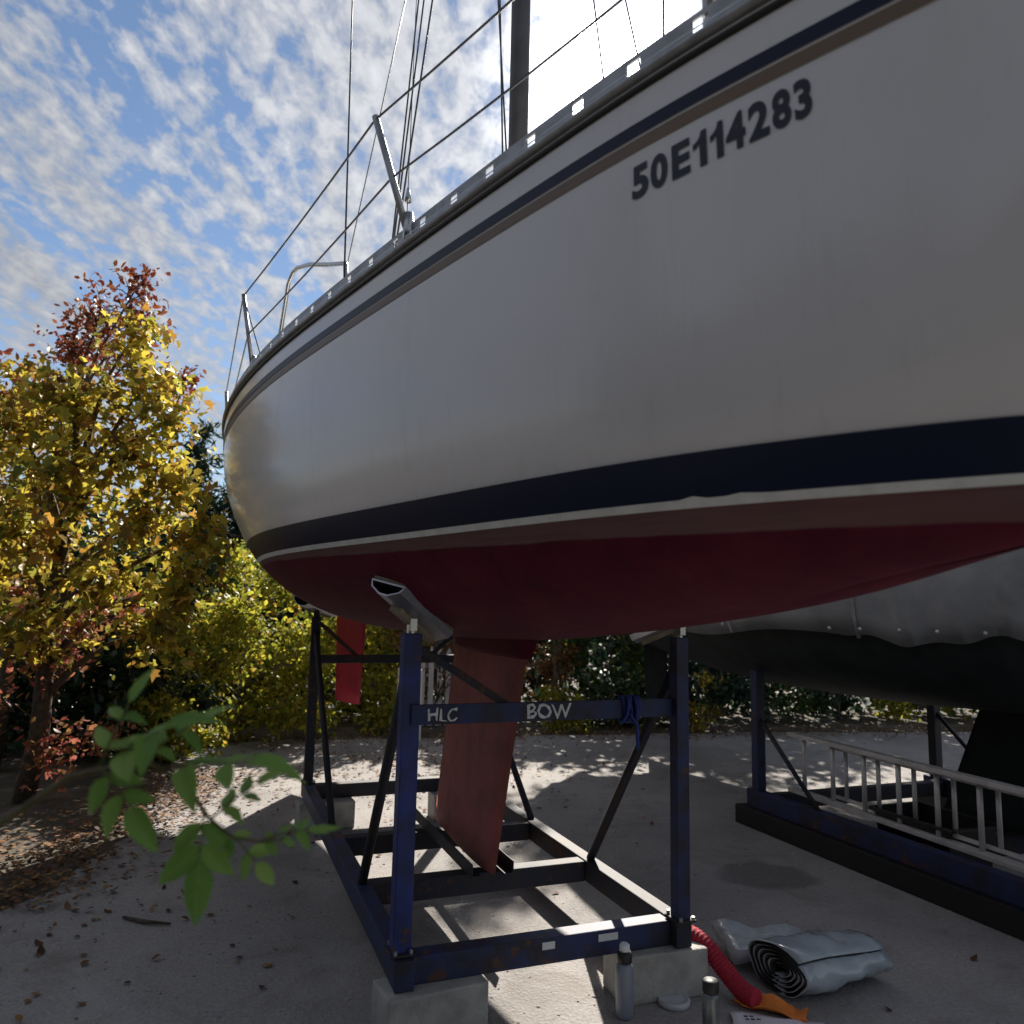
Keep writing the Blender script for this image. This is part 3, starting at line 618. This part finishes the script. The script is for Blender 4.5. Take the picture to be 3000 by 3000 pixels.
for i in range(len(idx)-1):
    for k in range(c-1): tf_.append((i*c+k, (i+1)*c+k, (i+1)*c+k+1, i*c+k+1))
tarp = obj('tarpaulin', tv_, tf_, M['tarp_grey'], None, True); tarp.location = b2; tarp.rotation_euler = (0, 0, BRZ)
tag(tarp, 'grey tarpaulin draped over the dark boat on the right', 'tarpaulin')
so = tarp.modifiers.new('thick', 'SOLIDIFY'); so.thickness = .006
for k, uu in enumerate((-1.55, -.35, .75, 1.8)):
    i = int(np.argmin(abs(WS-uu))); e = SEC[i]; pts = []
    for z in np.linspace(1.93, e[-1,2], 7): u_, s_ = at_z(i, z); pts.append((u_+.05*(z-1.9), -(s_+.065), z+DZ2))
    rp = MB(); rp.tube(pts, .012, 6); rp.build('tie_strap', M['paint_white'] if k % 2 else M['dark_alu'], tarp, True)
for k in range(14):
    i = int(8+k*6.5); i = min(i, len(WS)-4); u_, s_ = at_z(i, 2.0); ey = MB(); ey.tube([(u_, -(s_+.108), 1.985+DZ2), (u_, -(s_+.118), 1.985+DZ2)], .014, 8); ey.build('eyelet', M['aluminium'], tarp, True)
cr2 = empty('boat_cradle', b2, BRZ, label='navy blue cradle with black skids under the covered dark boat', cat='boat cradle')
for sg in (1, -1):
    part('side_rail', M['cradle'], cr2, lambda b: b.beam((-.62, -.92*sg, .205), (2.6, -.92*sg, .205), .08, .13))
    part('skid', M['black_plastic'], cr2, lambda b: b.beam((-.70, -.93*sg, .069), (2.65, -.93*sg, .069), .16, .138))
    for u_ in (-.52, 2.3):
        zt = bottom_at(u_, .92)+DZ2-.03
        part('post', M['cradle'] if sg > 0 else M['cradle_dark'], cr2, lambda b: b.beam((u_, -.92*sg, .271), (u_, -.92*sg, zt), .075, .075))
        part('brace', M['cradle_dark'], cr2, lambda b: b.tube([(u_, -.92*sg, zt-.35), (u_+(.62 if u_ < 0 else -.62), -.92*sg, .271)], .017, 8), 0, True)
for u_ in (-.45, .9, 2.4):
    part('cross_member', M['cradle_dark'], cr2, lambda b: b.beam((u_, -.87, .20), (u_, .87, .20), .08, .11))
lad = empty('ladder', b2, BRZ, label='aluminium ladder lying on its side along the right hand cradle', cat='ladder')
LY = -.80
for z in (.30, .70): part('ladder_rail', M['ladder'], lad, lambda b: b.beam((-.30, LY, z+.02), (2.45, LY-.02, z-.02), .070, .030), .003)
for k in range(10):
    u_ = -.16+k*.28; part('rung', M['ladder'], lad, lambda b: b.tube([(u_, LY, .302), (u_, LY, .70)], .016, 8), 0, True)
for z in (.335, .665): part('ladder_rail', M['ladder'], lad, lambda b: b.beam((.10, LY+.045, z+.015), (2.7, LY+.03, z-.02), .022, .022), .003)
for k in range(9):
    u_ = .20+k*.28; part('rung', M['ladder'], lad, lambda b: b.tube([(u_, LY+.042, .345), (u_, LY+.042, .665)], .014, 8), 0, True)
bx = empty('plastic_tub', loc_world(.45, -2.95), BRZ, label='black plastic tub behind the ladder', cat='tub')
part('body', M['black_plastic'], bx, lambda b: b.add([(-.24,-.17,.0),(.24,-.17,.0),(.24,.17,.0),(-.24,.17,.0),(-.28,-.2,.36),(.28,-.2,.36),(.28,.2,.36),(-.28,.2,.36)], [(0,3,2,1),(0,1,5,4),(1,2,6,5),(2,3,7,6),(3,0,4,7)]), .01)
part('rim', M['black_plastic'], bx, lambda b: (b.beam((-.30,-.21,.365),(.30,-.21,.365),.03,.02), b.beam((-.30,.21,.365),(.30,.21,.365),.03,.02), b.beam((-.295,-.195,.365),(-.295,.195,.365),.03,.019), b.beam((.295,-.195,.365),(.295,.195,.365),.03,.019)), .003)

# ------------------------------------------------------------------ things on the ground by the near right corner
bt = empty('spray_bottle', (.49, 3.31, 0), label='tall grey bottle with black collar and white cap before the concrete block', cat='bottle')
part('body', mat('bottle_grey', (.22, .24, .30), .35), bt, lambda b: b.lathe((0,0,.001), [(.030,0),(.035,.006),(.036,.02),(.036,.17),(.033,.19),(.024,.205)], 22), 0, True)
part('collar', M['black_plastic'], bt, lambda b: b.lathe((0,0,.205), [(.027,0),(.030,.004),(.030,.036),(.026,.042)], 22), 0, True)
part('cap', M['white_plastic'], bt, lambda b: b.lathe((0,0,.2475), [(.020,0),(.021,.004),(.020,.024),(.014,.030)], 20), 0, True)
sc_ = empty('spray_can', (.80, 3.17, 0), label='dark topped grey spray can at the bottom edge beside the white paper', cat='can')
part('body', mat('can_metal', (.16, .175, .19), .35, .6, var=.2, scale=15), sc_, lambda b: b.lathe((0,0,.001), [(.030,0),(.033,.004),(.033,.150),(.031,.156),(.024,.165)], 22), 0, True)
part('cap', M['black_plastic'], sc_, lambda b: b.lathe((0,0,.1655), [(.031,0),(.032,.003),(.031,.036),(.027,.042)], 22), 0, True)
lid = MB(); lid.lathe((0,0,.001), [(.062,0),(.066,.004),(.066,.022),(.058,.026),(.054,.020),(.03,.019)], 26); lo_ = lid.build('jar_lid', mat('lid_white', (.5,.5,.56),.4), None, True); lo_.location = (.71, 3.42, 0); tag(lo_, 'small pale lid lying on the ground right of the bottle', 'lid')
# red corrugated hose from the cradle corner to the ground
hp_ = [(.70,3.72,.14),(.78,3.66,.19),(.86,3.58,.185),(.92,3.52,.13),(.97,3.47,.075),(1.01,3.42,.045),(1.04,3.38,.042)]
hs = [spl(range(7), [p[k] for p in hp_]) for k in range(3)]; hpts = []; hrad = []
for i in range(121):
    t = i/120*6; hpts.append(tuple(float(h(t)) for h in hs)); hrad.append(.040 if i % 3 else .034)
hz2 = MB(); hz2.tube(hpts, hrad, 14); tag(hz2.build('ribbed_hose', M['red_strap'], None, True), 'red ribbed hose reaching the ground beside the rolled mat', 'hose')
# rolled mat: wound foil with a black spiral inside
roll = empty('rolled_mat', (1.19, 3.53, 0), math.atan2(.40, .92), label='grey rolled up mat showing its dark layered end on the gravel', cat='rolled mat')
def spiral(name, m, r0, r1, turns, length, off, seed, n=150, ns=16):
    rr = random.Random(seed); ph = [rr.uniform(0, 6) for _ in range(6)]; v = []; f = []
    for i in range(n+1):
        t = i/n; a_ = 2*math.pi*turns*t+1.1; r_ = r0+(r1-r0)*t+off
        for k in range(ns+1):
            q = k/ns; ln = length*(1-.05*math.sin(a_*.5+seed)) ; crease = .006*math.sin(a_*3+q*9+ph[0])+.005*math.sin(a_*5-q*14+ph[1])+.004*math.sin(q*31+a_*2+ph[2])
            rq = r_*(1-.10*q*q)+crease*t; sag = .70+.08*math.sin(q*4+ph[3])
            y = math.cos(a_)*rq*1.28; z = math.sin(a_)*rq*sag
            v.append((q*ln+.012*math.sin(a_*1.0+ph[4])*(1 if k in (0, ns) else .3)-.02*t, y, max(z+r1*.72, .004+.0)))
    for i in range(n):
        for k in range(ns): f.append((i*(ns+1)+k, (i+1)*(ns+1)+k, (i+1)*(ns+1)+k+1, i*(ns+1)+k+1))
    o = obj(name, v, f, m, roll, True); o.modifiers.new('thick', 'SOLIDIFY').thickness = .004; return o
spiral('outer_foil', M['plastic_bag'], .030, .138, 5.2, .50, .0, 2)
spiral('gap_shade', M['roll_shade_black'], .022, .129, 5.2, .492, .0, 2)  # black sheet painting in the shade between the foil turns
fl = []; ff = []
for i in range(8):
    for j in range(6): fl.append((1.02+i*.055+.02*j*.3, 4.0-j*.055-.01*i, .05+.018*math.sin(i*1.3+j)+.012*math.cos(j*2.1)+.02*(j == 0)))
for i in range(7):
    for j in range(5): ff.append((i*6+j, (i+1)*6+j, (i+1)*6+j+1, i*6+j+1))
sh_ = obj('plastic_sheet', fl, ff, mat('pale_plastic', (.42,.47,.50), .3, var=.15, scale=10), None, True); sh_.modifiers.new('thick','SOLIDIFY').thickness = .05; sh_.modifiers['thick'].offset = -1; tag(sh_, 'pale folded plastic sheet behind the grey bag', 'plastic sheet')
def crumple(name, pts, m, lab, cat, z=.03, seed=1, n=9):
    rr = random.Random(seed); a, b, c_, d = (Vector(p) for p in pts); v = []; f = []
    for i in range(n):
        for j in range(n):
            s, t = i/(n-1), j/(n-1); p = (a*(1-s)+b*s)*(1-t)+(d*(1-s)+c_*s)*t
            v.append((p.x+rr.uniform(-.006,.006), p.y+rr.uniform(-.006,.006), .006+z*abs(math.sin(s*5+seed)*math.cos(t*4+seed*2))+rr.uniform(0,.006)))
    for i in range(n-1):
        for j in range(n-1): f.append((i*n+j, (i+1)*n+j, (i+1)*n+j+1, i*n+j+1))
    o = obj(name, v, f, m, None, True); o.modifiers.new('thick','SOLIDIFY').thickness = .004; tag(o, lab, cat); return o
crumple('orange_cloth', ((.95,3.40,0),(1.20,3.27,0),(1.24,3.36,0),(1.02,3.54,0)), M['orange'], 'crumpled orange cloth between the red strap and the paper', 'cloth', .05, 2)
pp = crumple('paper_sheet', ((.88,3.14,0),(1.24,3.10,0),(1.27,3.27,0),(.93,3.36,0)), M['paper'], 'white printed paper sheet on the ground at the bottom edge', 'paper', .012, 5)
for k in range(5):
    pr = MB(); pr.box((.965+.022*(k % 3), 3.26+.022*(k//3), .026), (.016, .007+.003*(k % 2), .002)); pr.build('print_mark', M['ink'], pp)

# ------------------------------------------------------------------ far side of the yard
wf = empty('frame_stand', (-1.22, 9.75, 0), R(12), label='small white metal frame standing beyond the far cradle bar', cat='frame')
for x in (-.13, .13):
    for y in (-.12, .12): part('leg', M['white_plastic'], wf, lambda b: b.beam((x, y, 0), (x*.95, y*.9, .85), .03, .03), .003)
for z in (.42, .80):
    for y in (-.115, .115): part('rail', M['white_plastic'], wf, lambda b: b.beam((-.11, y, z), (.11, y, z), .026, .03), .003)
    for x in (-.128, .128): part('rail', M['white_plastic'], wf, lambda b: b.beam((x, -.10, z-.04), (x, .10, z-.04), .026, .03), .003)
fe = empty('picket_fence', (-.6, 11.0, 0), R(10), label='short pale grey picket fence behind the keel', cat='fence')
for k in range(11): part('picket', M['paper'], fe, lambda b: b.add([(-.6+k*.12-.035,-.01,0),(-.6+k*.12+.035,-.01,0),(-.6+k*.12+.035,.01,0),(-.6+k*.12-.035,.01,0),(-.6+k*.12-.035,-.01,1.0),(-.6+k*.12+.035,-.01,1.0),(-.6+k*.12+.035,.01,1.0),(-.6+k*.12-.035,.01,1.0),(-.6+k*.12,-.01,1.07),(-.6+k*.12,.01,1.07)], [(0,3,2,1),(0,1,5,8,4),(2,3,7,9,6),(1,2,6,5),(3,0,4,7),(5,6,9,8),(7,4,8,9)]), 0)
for z in (.3, .8): part('fence_rail', M['wood'], fe, lambda b: b.beam((-.68, .028, z), (.68, .028, z), .03, .07), .003)

# ------------------------------------------------------------------ trees and shrubs
def cl_rand(seed, n, x, y, z, r):
    rr = random.Random(seed); return [(rr.uniform(*x), rr.uniform(*y), rr.uniform(*z), rr.uniform(*r)) for _ in range(n)]
tree('maple_tree', (-3.9, 6.5, 0), [(-3.05,6.0,3.75,.30),(-2.95,6.0,3.35,.38),(-2.72,6.0,3.05,.34),(-2.95,5.9,2.75,.42),(-2.62,6.0,2.55,.36),(-2.50,6.1,2.15,.34),(-2.85,5.9,2.2,.42),(-3.2,6.1,1.8,.45),(-2.62,6.2,1.75,.36),(-2.9,6.2,1.35,.36),(-3.4,6.0,2.6,.5),(-3.6,6.1,3.2,.5),(-3.9,6.2,2.2,.55),(-4.1,6.3,3.0,.6),(-4.4,6.4,1.8,.5),(-3.7,6.0,1.4,.45)], 3300, .092, 'maple', M['leaf_yellow'], M['bark'], 11, .075, 'tall yellow leaved maple tree at the left edge beside the hull', 'tree', hang=.9)
tree('russet_tree', (-4.9, 7.6, 0), [(-3.52,6.9,4.55,.26),(-3.62,7.0,4.2,.32),(-3.95,7.1,4.35,.36),(-4.3,7.3,4.0,.45),(-2.95,6.7,3.55,.20),(-3.15,6.8,3.5,.2),(-3.5,6.9,3.85,.25),(-4.8,7.5,3.5,.55)], 2900, .06, 'oval', M['leaf_russet'], M['bark'], 12, .07, 'dark russet red tree rising above the yellow maple', 'tree', hang=.5, twigs=9)
tree('pink_shrub', (-3.75, 6.6, 0), cl_rand(5, 9, (-4.3,-3.2), (6.2,7.0), (.4,1.7), (.2,.35)), 1500, .06, 'oval', M['leaf_pink'], M['bark'], 13, .03, 'pinkish red shrub at the left edge below the yellow maple', 'shrub', trunk=False)
tree('evergreen_tree', (-5.0, 12.2, 0), [(-5.0+.5*math.sin(k*2.4)*(1-k/14), 12.2+.4*math.cos(k*2.4)*(1-k/14), .6+k*.29, .75*(1-k/15)+.12) for k in range(14)], 11000, .17, 'spray', M['leaf_dark'], M['bark'], 14, .09, 'dark green evergreen just left of the hull, behind the maple', 'tree', hang=.5)
tree('evergreen_tree', (-4.5, 12.6, 0), [(-4.5+.55*math.sin(k*2.1)*(1-k/14), 12.6+.4*math.cos(k*2.1)*(1-k/14), .5+k*.25, .85*(1-k/15)+.1) for k in range(14)], 11000, .17, 'spray', M['leaf_dark'], M['bark'], 15, .09, 'dark evergreen half hidden behind the hull curve', 'tree', hang=.5)
tree('yellow_shrub', (-3.2, 9.6, 0), cl_rand(21, 30, (-4.6,-2.15), (9.0,10.2), (.12,2.1), (.28,.5)), 12000, .075, 'oval', M['leaf_olive'], M['bark_grey'], 16, .05, 'big yellow green shrub left of the far cradle post', 'shrub', twigs=6, trunk=False)
tree('yellow_shrub', (-2.0, 10.4, 0), cl_rand(22, 9, (-2.5,-1.5), (10.1,10.8), (.2,1.75), (.22,.38)), 2600, .07, 'oval', M['leaf_olive'], M['bark_grey'], 17, .04, 'yellow green shrub seen past the red rudder', 'shrub', twigs=6, trunk=False)
tree('yellow_shrub', (-3.35, 8.1, 0), cl_rand(27, 16, (-4.1,-2.75), (7.8,8.5), (.12,1.55), (.22,.40)), 6000, .066, 'oval', M['leaf_olive'], M['bark_grey'], 28, .04, 'yellow green shrub directly below the yellow maple crown', 'shrub', twigs=7, trunk=False)
tree('bare_shrub', (-1.0, 10.9, 0), cl_rand(23, 12, (-1.6,-.2), (10.6,11.4), (.4,1.7), (.25,.4)), 900, .06, 'oval', M['leaf_brown'], M['bark_grey'], 18, .05, 'brown half bare shrub behind the picket fence', 'shrub', twigs=12, trunk=False)
tree('russet_shrub', (.68, 11.0, 0), cl_rand(24, 8, (.5,.85), (10.8,11.2), (.7,1.7), (.16,.26)), 1700, .055, 'oval', M['leaf_brown'], M['bark_grey'], 19, .04, 'narrow orange brown shrub just right of the keel', 'shrub', twigs=3)
tree('low_shrub', (.72, 10.6, 0), cl_rand(25, 6, (.5,1.0), (10.5,10.75), (.1,.5), (.15,.24)), 1300, .05, 'oval', M['leaf_olive'], M['bark_grey'], 20, .02, 'low yellow green shrub at the foot of the orange brown one', 'shrub', twigs=2, trunk=False)
for k, (x, y, h, w_, mm, lab) in enumerate((
    (1.35, 11.1, 1.8, .45, 'leaf_green', 'mid green shrub right of the orange brown shrub'),
    (2.1, 11.4, 1.9, .55, 'leaf_dark', 'dark shrub behind the near right cradle post'),
    (3.0, 11.3, 1.7, .6, 'leaf_dark', 'dark shrub behind the post of the right hand cradle'),
    (3.9, 11.9, 1.9, .7, 'leaf_green', 'green shrub behind the aluminium ladder'),
    (5.1, 12.2, 2.0, .8, 'leaf_dark', 'dark shrub past the end of the ladder'),
    (6.5, 12.4, 2.2, .9, 'leaf_olive', 'yellowish shrub at the far right under the covered boat'),
    (8.0, 12.8, 2.4, 1.0, 'leaf_green', 'rounded green shrub at the far right end of the yard'))):
    tree('hedge_shrub', (x, y, 0), cl_rand(40+k, 12, (x-w_, x+w_), (y-.35, y+.4), (.15, h), (.25, .45)), 3000, .075, 'oval', M[mm], M['bark_grey'], 50+k, .04, lab, 'shrub', 'hedge along the far side of the yard', twigs=4, trunk=False)
tree('golden_shrub', (2.72, 10.75, 0), cl_rand(60, 4, (2.5,2.9), (10.7,10.85), (.15,.8), (.13,.22)), 420, .06, 'oval', M['leaf_yellow'], M['bark_grey'], 61, .02, 'small golden leaved shrub beside the right hand cradle post', 'shrub', trunk=False)
tree('yellow_tree', (-6.0, 8.6, 0), cl_rand(62, 16, (-6.8,-4.8), (7.8,9.2), (.8,3.9), (.4,.7)), 4200, .11, 'maple', M['leaf_yellow'], M['bark'], 63, .09, 'yellow tree at the far left behind the maple', 'tree', hang=.8)
# tall trees at the back of the yard; the hull hides them from here, their shade falls across the gravel
for k, (x, y, h, w_, lab) in enumerate(((2.9, 14.4, 7.2, 1.6, 'tall tree behind the hull right of the mast'), (5.6, 14.2, 7.6, 1.8, 'tall tree behind the covered boat'), (8.8, 14.0, 8.0, 1.8, 'tall tree at the far right behind the covered boat'))):
    tree('tall_tree', (x, y, 0), cl_rand(90+k, 26, (x-w_, x+w_), (y-1, y+1), (1.6, h), (.5, .85)), 4200, .13, 'oval', M['leaf_green'], M['bark'], 95+k, .12, lab, 'tree', 'trees at the back of the yard', twigs=2)
# undergrowth and woods that read as one mass
def mass(name, lab, m, n, fx, fy, fz, size, seed, shape='oval', hang=.4):
    rng = np.random.default_rng(seed); px = fx(rng, n); h = fz(px, rng); pz = rng.uniform(0, 1, n)**.85*h; py = fy(px, rng)
    V, F = leaves(np.stack([px, py, pz], 1), size, shape, rng, hang); tag(fast(name, V, F, M[m]), lab, 'undergrowth' if 'under' in name else 'wood', None, 'stuff')
lump = lambda x: .35*np.sin(x*2.1+.4)+.25*np.sin(x*4.7+1)
mass('undergrowth', 'dark undergrowth closing the far side of the yard behind the shrubs', 'leaf_dark', 22000, lambda r, n: r.uniform(-9, 15, n), lambda x, r: 12.9+.12*x+r.normal(0, .35, len(x)), lambda x, r: np.where(x > -1.6, 3.2, 2.0)+lump(x)+.05*np.abs(x), .215, 71)
mass('undergrowth', 'yellowing undergrowth behind the big yellow green shrub', 'leaf_olive', 9000, lambda r, n: r.uniform(-8, -1.2, n), lambda x, r: 11.4+.1*x+r.normal(0, .3, len(x)), lambda x, r: 1.30+lump(x), .085, 72)
mass('undergrowth', 'brown undergrowth behind the picket fence and keel', 'leaf_brown', 2600, lambda r, n: r.uniform(-2.2, 1.0, n), lambda x, r: 12.0+r.normal(0, .25, len(x)), lambda x, r: 1.3+lump(x), .08, 73)
mass('undergrowth', 'dark undergrowth at the left edge below the maple', 'leaf_dark', 6000, lambda r, n: r.uniform(-8.5, -3.5, n), lambda x, r: 8.0-.25*(x+3.5)+r.normal(0, .3, len(x)), lambda x, r: 1.6+lump(x), .11, 74)
mass('undergrowth', 'dark evergreen thicket behind the yellow maple', 'leaf_dark', 9000, lambda r, n: r.uniform(-8.5, -3.3, n), lambda x, r: 8.9+r.normal(0, .3, len(x)), lambda x, r: 2.75+lump(x)-.5*np.clip(x+3.9, 0, 1), .12, 77)
mass('far_wood', 'dark wood far beyond the yard', 'leaf_dark', 9000, lambda r, n: r.uniform(-32, 34, n), lambda x, r: 24+r.normal(0, 1.5, len(x)), lambda x, r: np.where((x > -16) & (x < -4), 2.6, 3.4)+lump(x*.5), .5, 75)
# unseen wood added behind and left of the camera to dim the hull
rng = np.random.default_rng(76); n = 15000; an = rng.uniform(R(172), R(300), n)
rr_ = 9.5+rng.normal(0, .8, n)+.8*np.sin(an*7); pz = rng.uniform(0, 1, n)**.9*(6.0+1.2*np.sin(an*9)+.8*np.sin(an*17))
V, F = leaves(np.stack([np.cos(an)*rr_*.95, np.sin(an)*rr_, pz], 1), .42, 'oval', rng, .4)
tag(fast('added_shade_wood', V, F, M['leaf_dark']), 'unseen dark green wood added behind the photographer to darken the hull', 'wood', None, 'stuff')

# ------------------------------------------------------------------ fallen leaves
rng = np.random.default_rng(80)
def scatter(n, fx): return fx(n)
P1 = np.stack([rng.normal(-2.75, .28, 2600), rng.uniform(4.2, 7.6, 2600), rng.uniform(.005, .06, 2600)], 1)
P2 = np.stack([rng.uniform(-4.2, 8, 3600), np.zeros(3600), rng.uniform(-.01, .04, 3600)], 1); P2[:,1] = 10.15+.2*P2[:,0]+rng.normal(0, .3, 3600)
P3 = np.stack([rng.uniform(-3, 3, 130), rng.uniform(1.5, 9.8, 130), np.full(130, .006)], 1)
P4 = np.stack([rng.normal(-1.1, .9, 900), rng.normal(7.9, 1.0, 900), np.full(900, .006)], 1)
P5 = np.stack([rng.normal(-2.1, .4, 60), rng.uniform(2.8, 4.6, 60), np.full(60, .006)], 1)
P = np.concatenate([P1, P2, P3, P4, P5]); T, Fx = LEAF['oval']; n = len(P)
a = rng.uniform(0, 2*math.pi, n); s = rng.uniform(.022, .055, n); tilt = rng.normal(0, .25, n)
ca, sa = np.cos(a), np.sin(a)
lx = T[None,:,0]*s[:,None]*1.3; ly = T[None,:,1]*s[:,None]; lz = np.abs(T[None,:,2]*s[:,None]*2+ly*tilt[:,None])
V = np.stack([P[:,0:1]+lx*ca[:,None]-ly*sa[:,None], P[:,1:2]+lx*sa[:,None]+ly*ca[:,None], P[:,2:3]+lz], 2).reshape(-1, 3)
Fi = (np.array(Fx)[None]+(np.arange(n)*len(T))[:,None,None]).reshape(-1, 3)
tag(fast('leaf_litter', V, Fi, M['litter']), 'fallen brown leaves scattered over the yard', 'leaves', None, 'stuff')
rng = np.random.default_rng(83); n = 9000
gp = np.stack([rng.uniform(-2.6, 4.2, n), rng.uniform(2.3, 9.5, n), np.zeros(n)], 1); cl_ = rng.random(n) < .5; gp[cl_, 0] = -1.4+rng.normal(0, .9, cl_.sum())
oc = np.array([(1,0,0),(-1,0,0),(0,1,0),(0,-1,0),(0,0,1),(0,0,-.3)]); of = np.array([(0,2,4),(2,1,4),(1,3,4),(3,0,4),(2,0,5),(1,2,5),(3,1,5),(0,3,5)])
sz = .0025+.008*rng.random(n)**4; jit = rng.uniform(.6, 1.3, (n, 6, 3)); V = gp[:, None]+oc[None]*jit*np.array([1, 1, .65])*sz[:, None, None]
V = V.reshape(-1, 3); Fi = (of[None]+(np.arange(n)*6)[:, None, None]).reshape(-1, 3)
tag(fast('loose_stones', V, Fi, leaf_mat('stone', [(0, (.16, .155, .15)), (.5, (.30, .285, .27)), (1, (.46, .44, .41))], 0.0, .9)), 'loose small stones over the yard', 'gravel', None, 'stuff')
sk = MB(); sk.tube([(-1.93,4.16,.012),(-1.8,4.10,.016),(-1.66,4.09,.012)], [.008,.011,.006], 6); tag(sk.build('fallen_stick', M['bark'], None, True), 'short dark stick lying on the gravel at lower left', 'stick')

# ------------------------------------------------------------------ green leafy branch close to the camera
br = empty('leafy_shrub', (-1.05, 1.05, 0), label='fresh green leafy shrub reaching in close at lower left', cat='shrub')
B0 = Vector((-1.05, 1.05, 0))
def leaflet_mesh(cup, curl, wav):
    v = []; f = []; n = 9; m_ = 5
    for i in range(n):
        t = i/(n-1); w_ = .235*(math.sin(math.pi*min(1, t**.8))**.85)*(1-.12*t)+.004
        for j in range(m_):
            q = (j/(m_-1)-.5)*2; v.append((q*w_, t, cup*abs(q)*w_-curl*t*t+wav*math.sin(t*19+q*2)*abs(q)+.02*q*t))
    for i in range(n-1):
        for j in range(m_-1): f.append((i*m_+j, i*m_+j+1, (i+1)*m_+j+1, (i+1)*m_+j))
    me = bpy.data.meshes.new('leaflet'); me.from_pydata(v, [], f); me.materials.append(M['fresh']); me.polygons.foreach_set('use_smooth', [True]*len(f)); return me
LMS = [leaflet_mesh(.22, .13, .012), leaflet_mesh(.55, .28, .02), leaflet_mesh(-.15, .05, .025), leaflet_mesh(.75, .38, .015)]; rnd = random.Random(9)
def leaflet(p, d, size, up):
    d = Vector(d).normalized(); up = Vector(up); x = d.cross(up).normalized(); z = x.cross(d)
    o = bpy.data.objects.new('leaflet', rnd.choice(LMS)); COL.objects.link(o); o.parent = br
    o.matrix_local = Matrix.Translation(Vector(p)-B0) @ (Matrix((x, d, z)).transposed().to_4x4() @ Matrix.Scale(size, 4)); return o
stem = MB(); stem.tube([Vector(p)-B0 for p in ((-1.05,1.05,-.02),(-1.0,1.03,.5),(-.90,1.06,.95),(-.76,1.08,1.24),(-.60,1.10,1.36),(-.50,1.10,1.385),(-.44,1.10,1.355),(-.405,1.10,1.31),(-.37,1.10,1.285),(-.335,1.10,1.28),(-.30,1.10,1.285))], [.011,.010,.008,.006,.005,.004,.0032,.0027,.0022,.002,.0015], 7)
stem.build('stem', mat('green_stem', (.09,.075,.035), .7, var=.3, scale=60), br, True)
rc = MB()
def compound(a, b, pairs, size, up=(0, -.35, .95), droop=.15, term=True):
    a, b = Vector(a), Vector(b); d = (b-a).normalized(); up = Vector(up); sd_ = d.cross(up).normalized()
    rc.tube([a-B0, (a+b)/2-B0+Vector((0,0,.004)), b-B0], [.0018,.0014,.001], 5)
    for k in range(pairs):
        t = (k+.55)/(pairs+.15); p = a.lerp(b, t)
        for s_ in (1, -1):
            dd = d*.55+sd_*s_*.85+Vector((rnd.uniform(-.15,.15), rnd.uniform(-.25,.25), -droop+rnd.uniform(-.15,.15)))
            leaflet(p, dd, size*(.7+.30*rnd.random()), (up.x+rnd.uniform(-.3,.3), up.y+rnd.uniform(-.3,.3), up.z))
    if term: leaflet(b, d+Vector((0,rnd.uniform(-.1,.1),-droop)), size*1.1, up)
compound((-.545,1.10,1.385),(-.475,1.09,1.425), 2, .078)
compound((-.47,1.10,1.375),(-.355,1.09,1.385), 2, .076)
compound((-.412,1.10,1.318),(-.407,1.085,1.262), 2, .074, (.15,-.9,.3), .35)
compound((-.335,1.10,1.28),(-.275,1.12,1.292), 3, .044)
compound((-.40,1.10,1.31),(-.35,1.12,1.35), 2, .05)
compound((-.385,1.10,1.295),(-.345,1.13,1.245), 2, .042, (.1,-.8,.4), .2)
compound((-.50,1.10,1.385),(-.445,1.12,1.43), 2, .055)
compound((-.56,1.10,1.375),(-.50,1.07,1.33), 2, .062, (.1,-.8,.4), .3)
compound((-.56,1.10,1.375),(-.53,1.11,1.46), 2, .052)
rc.build('leaf_stalks', mat('leaf_stalk', (.10,.11,.03), .6), br, True)
